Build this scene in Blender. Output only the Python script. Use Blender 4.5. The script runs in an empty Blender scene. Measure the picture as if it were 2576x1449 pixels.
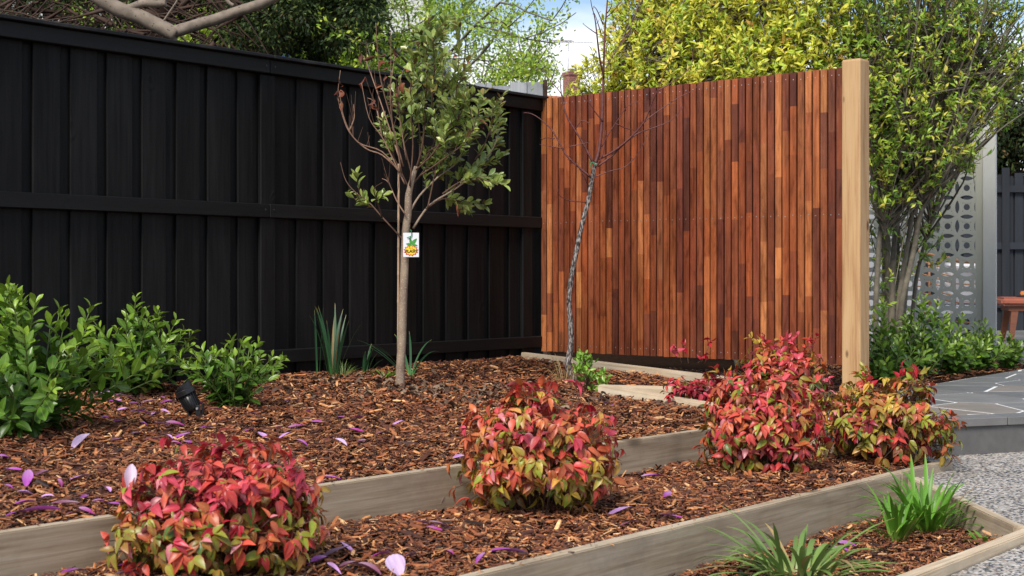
import bpy, bmesh, math, random
import numpy as np
from mathutils import Matrix, Vector
R = math.radians
random.seed(7); rng = np.random.default_rng(11)
scene = bpy.context.scene
C = scene.collection

# ------------------------------------------------------------------ camera, sky, sun, exposure
FPX = 3521.0; CX = 1288.0; HZ = 690.0; CAMZ = 0.865
cam_d = bpy.data.cameras.new("camera"); cam = bpy.data.objects.new("camera", cam_d); C.objects.link(cam)
cam.location = (0, 0, CAMZ); cam.rotation_euler = (R(90), 0, 0)
cam_d.sensor_width = 36; cam_d.lens = 36 * FPX / 2576; cam_d.shift_y = -(724.5 - HZ) / 2576
cam_d.clip_start = 0.05; cam_d.clip_end = 2000
cam_d.dof.use_dof = True; cam_d.dof.focus_distance = 7.4; cam_d.dof.aperture_fstop = 7.1
scene.camera = cam
SUNV = Vector((-0.40, -0.80, 0.92)).normalized()
world = bpy.data.worlds.new("World"); scene.world = world; world.use_nodes = True
wn = world.node_tree.nodes; wl = world.node_tree.links; wn.clear()
wo = wn.new("ShaderNodeOutputWorld"); bg = wn.new("ShaderNodeBackground"); bg.inputs[1].default_value = 0.115
sky = wn.new("ShaderNodeTexSky"); sky.sky_type = 'NISHITA'; sky.sun_disc = False
sky.sun_elevation = math.asin(SUNV.z); sky.sun_rotation = math.atan2(SUNV.x, SUNV.y)
sky.air_density = 1.0; sky.dust_density = 0.6; sky.ozone_density = 1.6
tc = wn.new("ShaderNodeTexCoord"); mp = wn.new("ShaderNodeMapping"); mp.inputs['Scale'].default_value = (1, 1, 2.4)
mp.inputs['Location'].default_value = (0.38, 0.2, 0.0)
nz = wn.new("ShaderNodeTexNoise"); nz.inputs['Scale'].default_value = 3.1; nz.inputs['Detail'].default_value = 8; nz.inputs['Roughness'].default_value = 0.52
cr = wn.new("ShaderNodeValToRGB"); cr.color_ramp.elements[0].position = 0.52; cr.color_ramp.elements[1].position = 0.66
mx = wn.new("ShaderNodeMix"); mx.data_type = 'RGBA'; mx.inputs[7].default_value = (8.0, 8.2, 8.5, 1)
sz = wn.new("ShaderNodeSeparateXYZ"); wl.new(tc.outputs['Generated'], sz.inputs[0])
hz = wn.new("ShaderNodeMapRange"); hz.inputs[1].default_value = 0.175; hz.inputs[2].default_value = 0.11; hz.inputs[3].default_value = 0.0; hz.inputs[4].default_value = 0.22   # cloud bank low over the horizon, all round
wl.new(sz.outputs[2], hz.inputs[0]); ad = wn.new("ShaderNodeMath"); wl.new(nz.outputs[0], ad.inputs[0]); wl.new(hz.outputs[0], ad.inputs[1])
wl.new(tc.outputs['Generated'], mp.inputs[0]); wl.new(mp.outputs[0], nz.inputs['Vector']); wl.new(ad.outputs[0], cr.inputs[0])
wl.new(cr.outputs[0], mx.inputs[0]); wl.new(sky.outputs[0], mx.inputs[6]); wl.new(mx.outputs[2], bg.inputs[0]); wl.new(bg.outputs[0], wo.inputs[0])
sun_d = bpy.data.lights.new("sun", 'SUN'); sun_d.energy = 3.4; sun_d.angle = R(22); sun_d.color = (1.0, 0.95, 0.87)
sun = bpy.data.objects.new("sun", sun_d); C.objects.link(sun); sun.rotation_euler = (-SUNV).to_track_quat('-Z', 'Y').to_euler()
vs = scene.view_settings; vs.view_transform = 'Standard'; vs.look = 'None'; vs.gamma = 1.0; vs.use_curve_mapping = False; vs.exposure = 0.45
try:
    scene.cycles.max_bounces = 8; scene.cycles.transparent_max_bounces = 8
except Exception: pass

# ------------------------------------------------------------------ helpers
def P(x, y, d):            # a point seen at (x, y) of the 2576-wide photograph at distance d
    return Vector(((x - CX) / FPX * d, d, CAMZ - (y - HZ) / FPX * d))
D1 = Vector((0.654, 0.757, 0)).normalized(); D2 = Vector((-D1.y, D1.x, 0))
PU = Vector((0.885, 6.41, 0))
def AB(a, b, z=0.0):       # garden grid: a along the sleepers, b towards the black fence
    v = PU + D1 * a + D2 * b; return Vector((v.x, v.y, z))
def toab(x, y):
    dx, dy = x - PU.x, y - PU.y
    return dx * D1.x + dy * D1.y, dx * D2.x + dy * D2.y
def s2l(c):
    return tuple(((v / 255) / 12.92 if v <= 10 else (((v / 255) + 0.055) / 1.055) ** 2.4) for v in c)
def tag(o, label=None, cat=None, group=None, kind=None):
    if label: o['label'] = label
    if cat: o['category'] = cat
    if group: o['group'] = group
    if kind: o['kind'] = kind
    return o
def empty(name, loc, rz=0.0):
    o = bpy.data.objects.new(name, None); C.objects.link(o); o.location = loc; o.rotation_euler = (0, 0, rz); o.empty_display_size = 0.1
    return o
def link(name, me, parent=None, loc=None):
    o = bpy.data.objects.new(name, me); C.objects.link(o)
    if parent: o.parent = parent
    if loc is not None: o.location = loc
    return o
class MB:
    def __init__(s): s.v = []; s.f = []; s.c = []; s.sm = []
    def face(s, idx, col=None, sm=False): s.f.append(idx); s.c.append(col); s.sm.append(sm)
    def box(s, lo, hi, col=None, top=None):
        x0, y0, z0 = lo; x1, y1, z1 = hi; n = len(s.v)
        s.v += [(x0,y0,z0),(x1,y0,z0),(x1,y1,z0),(x0,y1,z0),(x0,y0,z1),(x1,y0,z1),(x1,y1,z1),(x0,y1,z1)]
        for q in ((0,3,2,1),(4,5,6,7),(0,1,5,4),(1,2,6,5),(2,3,7,6),(3,0,4,7)): s.face([n+i for i in q], col)
        return s
    def tube(s, pts, rad, n=6, cap=True, col=None, wob=0.0):
        pts = [Vector(p) for p in pts]; m = len(pts); st = len(s.v)
        ref = Vector((0.3, 0.9, 0.2))
        for i, p in enumerate(pts):
            t = (pts[min(i+1, m-1)] - pts[max(i-1, 0)])
            if t.length < 1e-9: t = Vector((0, 0, 1))
            t.normalize()
            u = t.cross(ref)
            if u.length < 1e-3: u = t.cross(Vector((1, 0, 0)))
            u.normalize(); w = t.cross(u)
            r = rad[i] if hasattr(rad, '__len__') else rad
            for k in range(n):
                a = 2*math.pi*k/n; rr = r*(1+wob*random.uniform(-1,1))
                s.v.append(tuple(p + u*(rr*math.cos(a)) + w*(rr*math.sin(a))))
        for i in range(m-1):
            for k in range(n):
                a = st+i*n+k; b = st+i*n+(k+1)%n
                s.face([a, b, b+n, a+n], col, True)
        if cap:
            s.face([st+k for k in range(n)][::-1], col); s.face([st+(m-1)*n+k for k in range(n)], col)
        return s
    def mesh(s, name, mat=None):
        me = bpy.data.meshes.new(name); me.from_pydata([tuple(v) for v in s.v], [], s.f)
        if any(c is not None for c in s.c):
            ca = me.color_attributes.new("Col", 'FLOAT_COLOR', 'CORNER'); arr = []
            for f, c in zip(s.f, s.c):
                c = c or (0.5, 0.5, 0.5)
                for _ in f: arr += [c[0], c[1], c[2], 1.0]
            ca.data.foreach_set("color", arr)
        me.polygons.foreach_set("use_smooth", s.sm)
        me.update()
        if mat: me.materials.append(mat)
        return me
    def build(s, name, mat, parent=None, loc=None): return link(name, s.mesh(name, mat), parent, loc)
def bevel(me, w, seg=1):
    bm = bmesh.new(); bm.from_mesh(me)
    bmesh.ops.remove_doubles(bm, verts=bm.verts, dist=1e-6)
    bmesh.ops.bevel(bm, geom=bm.edges[:], offset=w, segments=seg, affect='EDGES', clamp_overlap=True)
    bm.to_mesh(me); bm.free(); return me
def smooth_path(pts, k=4):
    pts = [Vector(p) for p in pts]; out = []
    for i in range(len(pts)-1):
        p0 = pts[max(i-1,0)]; p1 = pts[i]; p2 = pts[i+1]; p3 = pts[min(i+2,len(pts)-1)]
        for j in range(k):
            t = j/k
            out.append(0.5*((2*p1)+(p2-p0)*t+(2*p0-5*p1+4*p2-p3)*t*t+(3*p1-p0-3*p2+p3)*t**3))
    out.append(pts[-1]); return out
def lerp(a, b, t): return a+(b-a)*t
def nrm(v): return v/np.maximum(np.linalg.norm(v, axis=-1, keepdims=True), 1e-9)

# ---- bulk meshes
def np_mesh(name, V, F, mat, cols=None, lf=None, smooth=True):
    me = bpy.data.meshes.new(name); nf, k = F.shape
    me.vertices.add(len(V)); me.vertices.foreach_set("co", V.astype(np.float32).ravel())
    me.loops.add(nf*k); me.loops.foreach_set("vertex_index", F.astype(np.int32).ravel())
    me.polygons.add(nf); me.polygons.foreach_set("loop_start", np.arange(nf, dtype=np.int32)*k)
    try: me.polygons.foreach_set("loop_total", np.full(nf, k, dtype=np.int32))
    except Exception: pass
    me.polygons.foreach_set("use_smooth", np.full(nf, smooth, dtype=bool))
    for nm, arr in (("Col", cols), ("lf", lf)):
        if arr is not None:
            ca = me.color_attributes.new(nm, 'FLOAT_COLOR', 'POINT')
            ca.data.foreach_set("color", np.concatenate([arr, np.ones((len(arr), 4-arr.shape[1]))], axis=1).astype(np.float32).ravel())
    me.update(calc_edges=True)
    if mat: me.materials.append(mat)
    return me
def frames(axis, normal):
    y = nrm(axis); z = normal - y*np.sum(normal*y, axis=1, keepdims=True); z = nrm(z); x = np.cross(y, z)
    return np.stack([x, y, z], axis=2)
class Leaf:
    """leaf blade: length along y 0..1, 3 columns x (seg+1) rows"""
    def __init__(s, width, seg=4, fold=0.25, curl=0.15, shape='ovate', twist=0.0, wave=0.0):
        V = []; L = []
        for i in range(seg+1):
            t = i/seg
            if shape == 'ovate': w = (math.sin(math.pi*min(t*0.96+0.04,1)**0.8)**0.85)
            elif shape == 'obov': w = (math.sin(math.pi*min(t*0.95+0.03,1)**1.25)**0.8)
            else: w = (1-abs(2*t-1)**2.2)
            w = max(w, 0.05)*width/2
            for sx in (-1, 0, 1):
                x = sx*w; z = fold*abs(x) - curl*t*t + (wave*math.sin(t*9+sx)*abs(sx))
                a = twist*t
                V.append((x*math.cos(a)-z*math.sin(a)*0, t, z + x*math.sin(a))); L.append((t, abs(sx), 0))
        F = []
        for i in range(seg):
            for j in range(2):
                a = i*3+j; F.append((a, a+1, a+4, a+3))
        s.V = np.array(V); s.F = np.array(F); s.L = np.array(L, float)
    def mesh(s, name, mat): return np_mesh(name, s.V, s.F, mat, lf=s.L)
class Tuft:
    def __init__(s, w):
        s.V = np.array([(0, 0, 0), (w/2, .5, .04), (0, 1, -.1), (-w/2, .45, .04)], float); s.F = np.array([(0, 1, 2, 3)]); s.L = np.array([(0, 0, 0), (.5, 1, 0), (1, 0, 0), (.5, 1, 0)], float)
def bulk(name, leaves, pos, M, sc, cols, mat, which):
    """one mesh from many leaves; which = prototype index of each"""
    Vs, Fs, Cs, Ls = [], [], [], []; off = 0
    for k, lp in enumerate(leaves):
        m = which == k
        if not m.any(): continue
        V = np.einsum('nij,vj->nvi', M[m]*sc[m][:, None, None], lp.V) + pos[m][:, None, :]
        n, nv = V.shape[:2]
        F = lp.F[None] + (np.arange(n)*nv)[:, None, None] + off
        Vs.append(V.reshape(-1, 3)); Fs.append(F.reshape(-1, lp.F.shape[1])); Cs.append(np.repeat(cols[m], nv, axis=0)); Ls.append(np.tile(lp.L, (n, 1)))
        off += n*nv
    return np_mesh(name, np.concatenate(Vs), np.concatenate(Fs), mat, np.concatenate(Cs), np.concatenate(Ls))
SV = np.array(SUNV)
def put_leaves(root, leaves, meshes, pos, M, sc, cols, which, stuffmat, nobj=300, name='leaf', stuff='foliage', score=None):
    """the nobj leaves that show most are parts of their own, the rest is one mesh"""
    base = np.array(root.location); n = len(pos)
    if score is None:
        cen = pos.mean(0); tocam = np.array((0, 0, CAMZ)) - cen; tocam /= np.linalg.norm(tocam)
        score = (pos-cen)@tocam + 0.35*np.abs(np.einsum('ni,i->n', M[:, :, 2], tocam))*sc*3 + (pos[:, 2]-cen[2])*0.3 + sc
    order = np.argsort(-score); top = order[:nobj]; rest = order[nobj:]
    lp = pos - base
    for i in top:
        o = bpy.data.objects.new(name, meshes[which[i]]); C.objects.link(o); o.parent = root
        m = np.eye(4); m[:3, :3] = M[i]*sc[i]; m[:3, 3] = lp[i]
        o.matrix_local = Matrix(m.tolist()); c = cols[i]; o.color = (float(c[0]), float(c[1]), float(c[2]), 1)
    if len(rest):
        me = bulk(stuff, leaves, lp[rest], M[rest], sc[rest], cols[rest], stuffmat, which[rest])
        tag(link(stuff, me, root), kind='stuff')

# ------------------------------------------------------------------ materials
def new_mat(name):
    m = bpy.data.materials.new(name); m.use_nodes = True; nt = m.node_tree; nt.nodes.clear()
    out = nt.nodes.new("ShaderNodeOutputMaterial"); b = nt.nodes.new("ShaderNodeBsdfPrincipled"); nt.links.new(b.outputs[0], out.inputs[0])
    return m, nt, b, out
def N(nt, t, **kw):
    n = nt.nodes.new(t)
    for k, v in kw.items():
        if k.startswith('_'): setattr(n, k[1:], v)
        else: n.inputs[k].default_value = v
    return n
def ramp(nt, src, stops):
    r = nt.nodes.new("ShaderNodeValToRGB"); e = r.color_ramp.elements
    while len(e) < len(stops): e.new(0.5)
    for el, (p, c) in zip(e, stops): el.position = p; el.color = (c[0], c[1], c[2], 1)
    nt.links.new(src, r.inputs[0]); return r
def mixc(nt, fac, a, b, mode='MIX'):
    m = nt.nodes.new("ShaderNodeMix"); m.data_type = 'RGBA'; m.blend_type = mode
    for s, i in ((fac, 0), (a, 6), (b, 7)):
        if isinstance(s, (int, float)): m.inputs[i].default_value = s
        elif isinstance(s, tuple): m.inputs[i].default_value = (*s[:3], 1)
        else: nt.links.new(s, m.inputs[i])
    return m.outputs[2]
def coords(nt, scale=(1, 1, 1), kind='Object', rand=False):
    t = nt.nodes.new("ShaderNodeTexCoord"); m = nt.nodes.new("ShaderNodeMapping"); m.inputs['Scale'].default_value = scale
    nt.links.new(t.outputs[kind], m.inputs[0])
    if rand:
        oi = nt.nodes.new("ShaderNodeObjectInfo"); mu = nt.nodes.new("ShaderNodeVectorMath"); mu.operation = 'SCALE'; mu.inputs[0].default_value = (37, 61, 23)
        nt.links.new(oi.outputs['Random'], mu.inputs['Scale']); nt.links.new(mu.outputs[0], m.inputs['Location'])
    return m.outputs[0]
def noise(nt, vec, scale, detail=4, rough=0.55, dist=0.0):
    n = nt.nodes.new("ShaderNodeTexNoise"); n.inputs['Scale'].default_value = scale; n.inputs['Detail'].default_value = detail
    n.inputs['Roughness'].default_value = rough; n.inputs['Distortion'].default_value = dist
    nt.links.new(vec, n.inputs['Vector']); return n.outputs[0]
def bump(nt, b, h, strength=0.3, dist=0.002):
    n = nt.nodes.new("ShaderNodeBump"); n.inputs['Strength'].default_value = strength; n.inputs['Distance'].default_value = dist
    nt.links.new(h, n.inputs['Height']); nt.links.new(n.outputs[0], b.inputs['Normal'])
def plain(name, col, rough=0.6, metal=0.0, var=0.12, scale=20, bmp=0.1):
    m, nt, b, o = new_mat(name); v = coords(nt); n = noise(nt, v, scale)
    r = ramp(nt, n, [(0.3, tuple(c*(1-var) for c in col)), (0.7, tuple(min(1, c*(1+var)) for c in col))])
    nt.links.new(r.outputs[0], b.inputs['Base Color']); b.inputs['Roughness'].default_value = rough; b.inputs['Metallic'].default_value = metal
    if bmp: bump(nt, b, n, bmp)
    return m
def wood(name, stops, axis, fine=60, rough=0.6, bstr=0.25, knots=None, attr=False, knot_scale=3.0, wear=None, spec=0.4, relief=0.0):
    """grain stretched along the local axis; attr: multiply a face colour"""
    m, nt, b, o = new_mat(name)
    st = [1.0, 1.0, 1.0]; st[axis] = 0.035
    v = coords(nt, tuple(st), rand=True); st2 = [1.0, 1.0, 1.0]; st2[axis] = 0.12
    v2 = coords(nt, tuple(st2), rand=True)
    n1 = noise(nt, v, fine, 5, 0.65, 0.4); n2 = noise(nt, v2, fine*0.12, 3, 0.5, 1.2)
    add = nt.nodes.new("ShaderNodeMath"); add.operation = 'MULTIPLY_ADD'; add.inputs[1].default_value = 0.45
    nt.links.new(n2, add.inputs[0]); h = nt.nodes.new("ShaderNodeMath"); h.operation = 'MULTIPLY'; h.inputs[1].default_value = 0.55
    nt.links.new(n1, h.inputs[0]); nt.links.new(h.outputs[0], add.inputs[2])
    rr = ramp(nt, add.outputs[0], stops); col = rr.outputs[0]
    if attr:
        at = nt.nodes.new("ShaderNodeAttribute"); at.attribute_name = "Col"
        col = mixc(nt, 1.0, at.outputs['Color'], col, 'MULTIPLY')
        s5 = [1.0, 1.0, 1.0]; s5[axis] = 0.22; bl_ = noise(nt, coords(nt, tuple(s5), rand=True), 26, 5, .62, .6)
        br_ = ramp(nt, bl_, [(0.30, (.55, .50, .48)), (0.48, (1, 1, 1)), (0.68, (1.30, 1.34, 1.36))]); col = mixc(nt, 1.0, col, br_.outputs[0], 'MULTIPLY')
    if knots:
        vo = nt.nodes.new("ShaderNodeTexVoronoi"); vo.inputs['Scale'].default_value = knot_scale; s3 = [1.0, 1.0, 1.0]; s3[axis] = 0.45
        nt.links.new(coords(nt, tuple(s3), rand=True), vo.inputs['Vector'])
        k = ramp(nt, vo.outputs['Distance'], [(0.0, (1, 1, 1)), (0.075, (0.75, 0.75, 0.75)), (0.12, (0, 0, 0))])
        col = mixc(nt, k.outputs[0], col, knots)
    if wear:
        w = noise(nt, coords(nt, rand=True), 4.0, 6, 0.65); wr = ramp(nt, w, [(0.5, (0, 0, 0)), (0.72, (1, 1, 1))])
        sc = nt.nodes.new("ShaderNodeMath"); sc.operation = 'MULTIPLY'; sc.inputs[1].default_value = wear[1]; nt.links.new(wr.outputs[0], sc.inputs[0])
        col = mixc(nt, sc.outputs[0], col, wear[0])
    oi2 = nt.nodes.new("ShaderNodeObjectInfo"); ov = ramp(nt, oi2.outputs['Random'], [(0, (.72, .72, .72)), (1, (1.22, 1.22, 1.22))]); col = mixc(nt, 1.0, col, ov.outputs[0], 'MULTIPLY') if not attr else col
    nt.links.new(col, b.inputs['Base Color']); b.inputs['Roughness'].default_value = rough
    b.inputs['Specular IOR Level'].default_value = spec; hgt = add.outputs[0]
    if relief:
        vk = nt.nodes.new("ShaderNodeTexVoronoi"); vk.inputs['Scale'].default_value = 3.4; s4 = [1.0, 1.0, 1.0]; s4[axis] = 0.6
        wv = coords(nt, tuple(s4), rand=True); dn = nt.nodes.new("ShaderNodeTexNoise"); dn.inputs['Scale'].default_value = 5; nt.links.new(wv, dn.inputs['Vector'])
        mv = nt.nodes.new("ShaderNodeVectorMath"); mv.operation = 'MULTIPLY_ADD'; mv.inputs[1].default_value = (.18, .18, .18); nt.links.new(dn.outputs['Color'], mv.inputs[0]); nt.links.new(wv, mv.inputs[2]); nt.links.new(mv.outputs[0], vk.inputs['Vector'])
        kr_ = ramp(nt, vk.outputs['Distance'], [(0.02, (0, 0, 0)), (0.07, (1, 1, 1)), (0.12, (.35, .35, .35)), (0.2, (.5, .5, .5))])
        ma = nt.nodes.new("ShaderNodeMath"); ma.operation = 'MULTIPLY_ADD'; ma.inputs[1].default_value = relief; nt.links.new(kr_.outputs[0], ma.inputs[0]); nt.links.new(hgt, ma.inputs[2]); hgt = ma.outputs[0]
    bump(nt, b, hgt, bstr, 0.003)
    return m
def leafmat(name, obj, margin=None, amt=0.0, rough=0.42, transl=0.25, rib=0.35, spec=0.4):
    m, nt, b, out = new_mat(name)
    if obj:
        oi = nt.nodes.new("ShaderNodeObjectInfo"); col = oi.outputs['Color']
    else:
        at = nt.nodes.new("ShaderNodeAttribute"); at.attribute_name = "Col"; col = at.outputs['Color']
    lf = nt.nodes.new("ShaderNodeAttribute"); lf.attribute_name = "lf"; sp = nt.nodes.new("ShaderNodeSeparateColor"); nt.links.new(lf.outputs['Color'], sp.inputs[0])
    n = noise(nt, coords(nt, rand=False), 60 if not obj else 4, 3)
    vr = ramp(nt, n, [(0.3, (0.78, 0.78, 0.78)), (0.7, (1.15, 1.15, 1.15))]); col = mixc(nt, 1.0, col, vr.outputs[0], 'MULTIPLY')
    if margin:
        mu = nt.nodes.new("ShaderNodeMath"); mu.operation = 'POWER'; mu.inputs[1].default_value = 2.0; nt.links.new(sp.outputs[1], mu.inputs[0])
        m2 = nt.nodes.new("ShaderNodeMath"); m2.operation = 'MULTIPLY'; m2.inputs[1].default_value = amt; nt.links.new(mu.outputs[0], m2.inputs[0])
        col = mixc(nt, m2.outputs[0], col, margin)
    if rib:
        rr = ramp(nt, sp.outputs[1], [(0.0, (rib, rib, rib)), (0.14, (0, 0, 0))]); col = mixc(nt, rr.outputs[0], col, mixc(nt, 0.5, col, (0.55, 0.6, 0.25)))
    nt.links.new(col, b.inputs['Base Color']); b.inputs['Roughness'].default_value = rough; b.inputs['Specular IOR Level'].default_value = spec
    tr = nt.nodes.new("ShaderNodeBsdfTranslucent"); nt.links.new(col, tr.inputs[0])
    ms = nt.nodes.new("ShaderNodeMixShader"); ms.inputs[0].default_value = transl
    nt.links.new(b.outputs[0], ms.inputs[1]); nt.links.new(tr.outputs[0], ms.inputs[2]); nt.links.new(ms.outputs[0], out.inputs[0])
    return m
def attrmat(name, rough=0.8, scale=90, bstr=0.3):
    m, nt, b, o = new_mat(name); at = nt.nodes.new("ShaderNodeAttribute"); at.attribute_name = "Col"
    n = noise(nt, coords(nt), scale, 4); vr = ramp(nt, n, [(0.3, (0.6, 0.6, 0.6)), (0.7, (1.25, 1.25, 1.25))])
    nt.links.new(mixc(nt, 1.0, at.outputs['Color'], vr.outputs[0], 'MULTIPLY'), b.inputs['Base Color']); b.inputs['Roughness'].default_value = rough
    bump(nt, b, n, bstr); return m

M_black = wood('black_paint', [(0.32, (0.0018, 0.0017, 0.0017)), (0.68, (0.0145, 0.0137, 0.0132))], 2, 55, 0.55, 0.9, spec=0.16, relief=1.0)
M_blackr = wood('black_paint_rail', [(0.25, (0.0038, 0.0036, 0.0036)), (0.75, (0.0125, 0.0118, 0.0115))], 0, 55, 0.5, 0.6, spec=0.2, relief=0.5)
M_blackcap = wood('black_paint_cap', [(0.25, (0.006, 0.006, 0.0065)), (0.75, (0.018, 0.018, 0.019))], 0, 60, 0.6, 0.5, wear=((0.25, 0.24, 0.22), 0.12), spec=0.25)
M_merbau = wood('merbau', [(0.30, (0.42, 0.37, 0.34)), (0.5, (1.0, 1.0, 1.0)), (0.70, (1.4, 1.45, 1.45))], 2, 80, 0.45, 0.3, attr=True, spec=0.3)
M_cypress = wood('cypress', [(0.32, s2l((160, 116, 76))), (0.46, s2l((192, 152, 108))), (0.52, s2l((200, 162, 116))), (0.70, s2l((212, 176, 132)))], 2, 75, 0.65, 0.25, knots=(0.07, 0.035, 0.018), knot_scale=7.5, spec=0.25)
M_sleeper = wood('treated_pine', [(0.28, s2l((136, 116, 92))), (0.46, s2l((180, 161, 135))), (0.56, s2l((194, 177, 152))), (0.74, s2l((214, 200, 178)))], 0, 75, 0.85, 0.5, knots=s2l((96, 78, 60)), knot_scale=3.2, wear=(s2l((120, 110, 98)), 0.40), spec=0.2)
M_soil = plain('soil', (0.022, 0.013, 0.009), 0.95, 0, 0.4, 30, 0.5)
M_soil.node_tree.nodes['Principled BSDF'].inputs['Specular IOR Level'].default_value = 0.0
M_chip = attrmat('bark_chip', 0.75, 60, 0.4)
M_steel = plain('screw_steel', (0.55, 0.53, 0.5), 0.35, 0.8, 0.1)
M_stone = plain('bluestone', s2l((104, 105, 107)), 0.62, 0, 0.16, 9, 0.12)
M_riser = plain('riser_stone', s2l((90, 88, 86)), 0.7, 0, 0.18, 14, 0.1)
M_grout = plain('pale_grout', (0.72, 0.71, 0.69), 0.85, 0, 0.1, 40)
M_grey = plain('grey_powdercoat', s2l((176, 176, 170)), 0.5, 0, 0.03, 8, 0.0)
M_greyp = plain('sage_powdercoat', s2l((160, 160, 147)), 0.5, 0, 0.03, 8, 0.0)
M_white = plain('white_render', (0.3, 0.3, 0.31), 0.8, 0, 0.04, 12)
M_bark = plain('grey_bark', s2l((104, 96, 82)), 0.85, 0, 0.35, 22, 0.5)
M_stem = plain('brown_stem', s2l((88, 62, 46)), 0.8, 0, 0.3, 40, 0.3)
M_greenstem = plain('green_stem', s2l((96, 112, 50)), 0.6, 0, 0.25, 40, 0.2)
M_plastic = plain('black_plastic', (0.012, 0.012, 0.013), 0.35, 0, 0.1, 30, 0.02)
M_cane = plain('bamboo', s2l((176, 146, 118)), 0.55, 0, 0.15, 30, 0.1)
M_tie = plain('green_tie', s2l((20, 130, 80)), 0.4)

def agg_mat():
    m, nt, b, o = new_mat('exposed_aggregate'); vo = nt.nodes.new("ShaderNodeTexVoronoi"); vo.inputs['Scale'].default_value = 95
    nt.links.new(coords(nt, kind='Object'), vo.inputs['Vector'])
    sp = nt.nodes.new("ShaderNodeSeparateColor"); nt.links.new(vo.outputs['Color'], sp.inputs[0])
    r = ramp(nt, sp.outputs[0], [(0.0, s2l((48, 52, 62))), (0.28, s2l((92, 94, 100))), (0.30, s2l((168, 160, 150))), (0.62, s2l((206, 200, 190))), (0.66, s2l((150, 128, 108))), (0.85, s2l((214, 210, 204))), (1.0, s2l((128, 126, 126)))])
    d = ramp(nt, vo.outputs['Distance'], [(0.3, (1, 1, 1)), (0.75, (0.6, 0.58, 0.55))])
    col = mixc(nt, 1.0, r.outputs[0], d.outputs[0], 'MULTIPLY')
    st = noise(nt, coords(nt), 1.6, 5); sr = ramp(nt, st, [(0.35, (0.8, 0.79, 0.78)), (0.65, (1.05, 1.05, 1.05))]); col = mixc(nt, 1.0, col, sr.outputs[0], 'MULTIPLY')
    nt.links.new(col, b.inputs['Base Color']); b.inputs['Roughness'].default_value = 0.7
    inv = nt.nodes.new("ShaderNodeMath"); inv.operation = 'SUBTRACT'; inv.inputs[0].default_value = 1; nt.links.new(vo.outputs['Distance'], inv.inputs[1])
    bump(nt, b, inv.outputs[0], 0.5, 0.003); return m
M_agg = agg_mat()
def trunkmat(name, c0, c1, spots, sscale=110, thr=0.14):
    m, nt, b, o = new_mat(name); v = coords(nt); n = noise(nt, v, 14, 5); r = ramp(nt, n, [(0.3, c0), (0.7, c1)])
    vo = nt.nodes.new("ShaderNodeTexVoronoi"); vo.inputs['Scale'].default_value = sscale; nt.links.new(coords(nt, (1, 1, 1.3)), vo.inputs['Vector'])
    k = ramp(nt, vo.outputs['Distance'], [(thr, (1, 1, 1)), (thr*1.8, (0, 0, 0))])
    nt.links.new(mixc(nt, k.outputs[0], r.outputs[0], spots), b.inputs['Base Color']); b.inputs['Roughness'].default_value = 0.8; bump(nt, b, n, 0.4); return m
M_ficust = trunkmat('speckled_bark', s2l((120, 100, 84)), s2l((158, 138, 116)), s2l((205, 192, 172)))
def bandbark():
    m, nt, b, o = new_mat('dark_banded_bark'); n = noise(nt, coords(nt, (1, 1, 0.25)), 160, 4); n2 = noise(nt, coords(nt, (0.2, 0.2, 1)), 26, 3)
    r = ramp(nt, n, [(0.46, s2l((44, 34, 32))), (0.62, s2l((168, 158, 150)))]); k = ramp(nt, n2, [(0.62, (0, 0, 0)), (0.72, (0.8, 0.8, 0.8))])
    nt.links.new(mixc(nt, k.outputs[0], r.outputs[0], s2l((150, 138, 126))), b.inputs['Base Color']); b.inputs['Roughness'].default_value = 0.7; bump(nt, b, n2, 0.4); return m
M_band = bandbark()
M_pale = plain('pale_twig', s2l((138, 106, 86)), .7, 0, .25, 60, .2)
M_redtwig = plain('red_twig', s2l((96, 52, 48)), 0.55, 0, 0.3, 60, 0.2)

# ------------------------------------------------------------------ ground
MBG = MB(); S = 400
MBG.v += [(-S, -S, -0.26), (S, -S, -0.26), (S, S, -0.26), (-S, S, -0.26)]; MBG.face([0, 1, 2, 3])
tag(MBG.build('ground', M_soil), kind='structure')
def zfield(x, y):
    a, b = toab(x, y)
    if b > 0.02:
        z = 0.145 + 0.155*max(b/2.48, 0)**0.8
        if a > 0.66 and b < 1.0: z = min(z, 0.15) - 0.0
        if a > 1.66: z = 0.24 - 0.09*max(0, min(1, (2.3-b)/1.6))
        z += 0.03*math.exp(-((a-1.0)**2/0.5+(b-2.2)**2/0.12)) + 0.012*math.sin(x*5.1+1)*math.sin(y*4.3)
        return z
    if b > -0.88: return 0.018 + 0.012*math.sin(x*4.0)*math.sin(y*5.2) - 0.010*((b+0.43)/0.43)**2 + 0.008
    return lerp(-0.055, -0.135, max(0, min(1, (b+1.70)/0.82))) + 0.01*math.sin(x*6)*math.sin(y*5)
def grid_bed(name, a0, a1, b0, b1, na, nb, dz=-0.012):
    m = MB()
    for j in range(nb+1):
        for i in range(na+1):
            p = AB(lerp(a0, a1, i/na), lerp(b0, b1, j/nb)); m.v.append((p.x, p.y, zfield(p.x, p.y)+dz))
    for j in range(nb):
        for i in range(na):
            k = j*(na+1)+i; m.face([k, k+1, k+na+2, k+na+1], sm=True)
    return tag(m.build(name, M_soil), kind='structure')
grid_bed('garden_bed', -4.6, 1.72, 0.03, 2.55, 60, 26)
grid_bed('garden_bed', -4.6, 0.60, -0.84, -0.03, 50, 8)
m = MB()   # lowest bed, ends at the slanting side timber
na, nb = 40, 10
for j in range(nb+1):
    b = lerp(-1.70, -0.885, j/nb); a1 = lerp(-0.68, 0.15, j/nb)
    for i in range(na+1):
        p = AB(lerp(-4.6, a1, i/na), b); m.v.append((p.x, p.y, zfield(p.x, p.y)-0.012))
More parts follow.
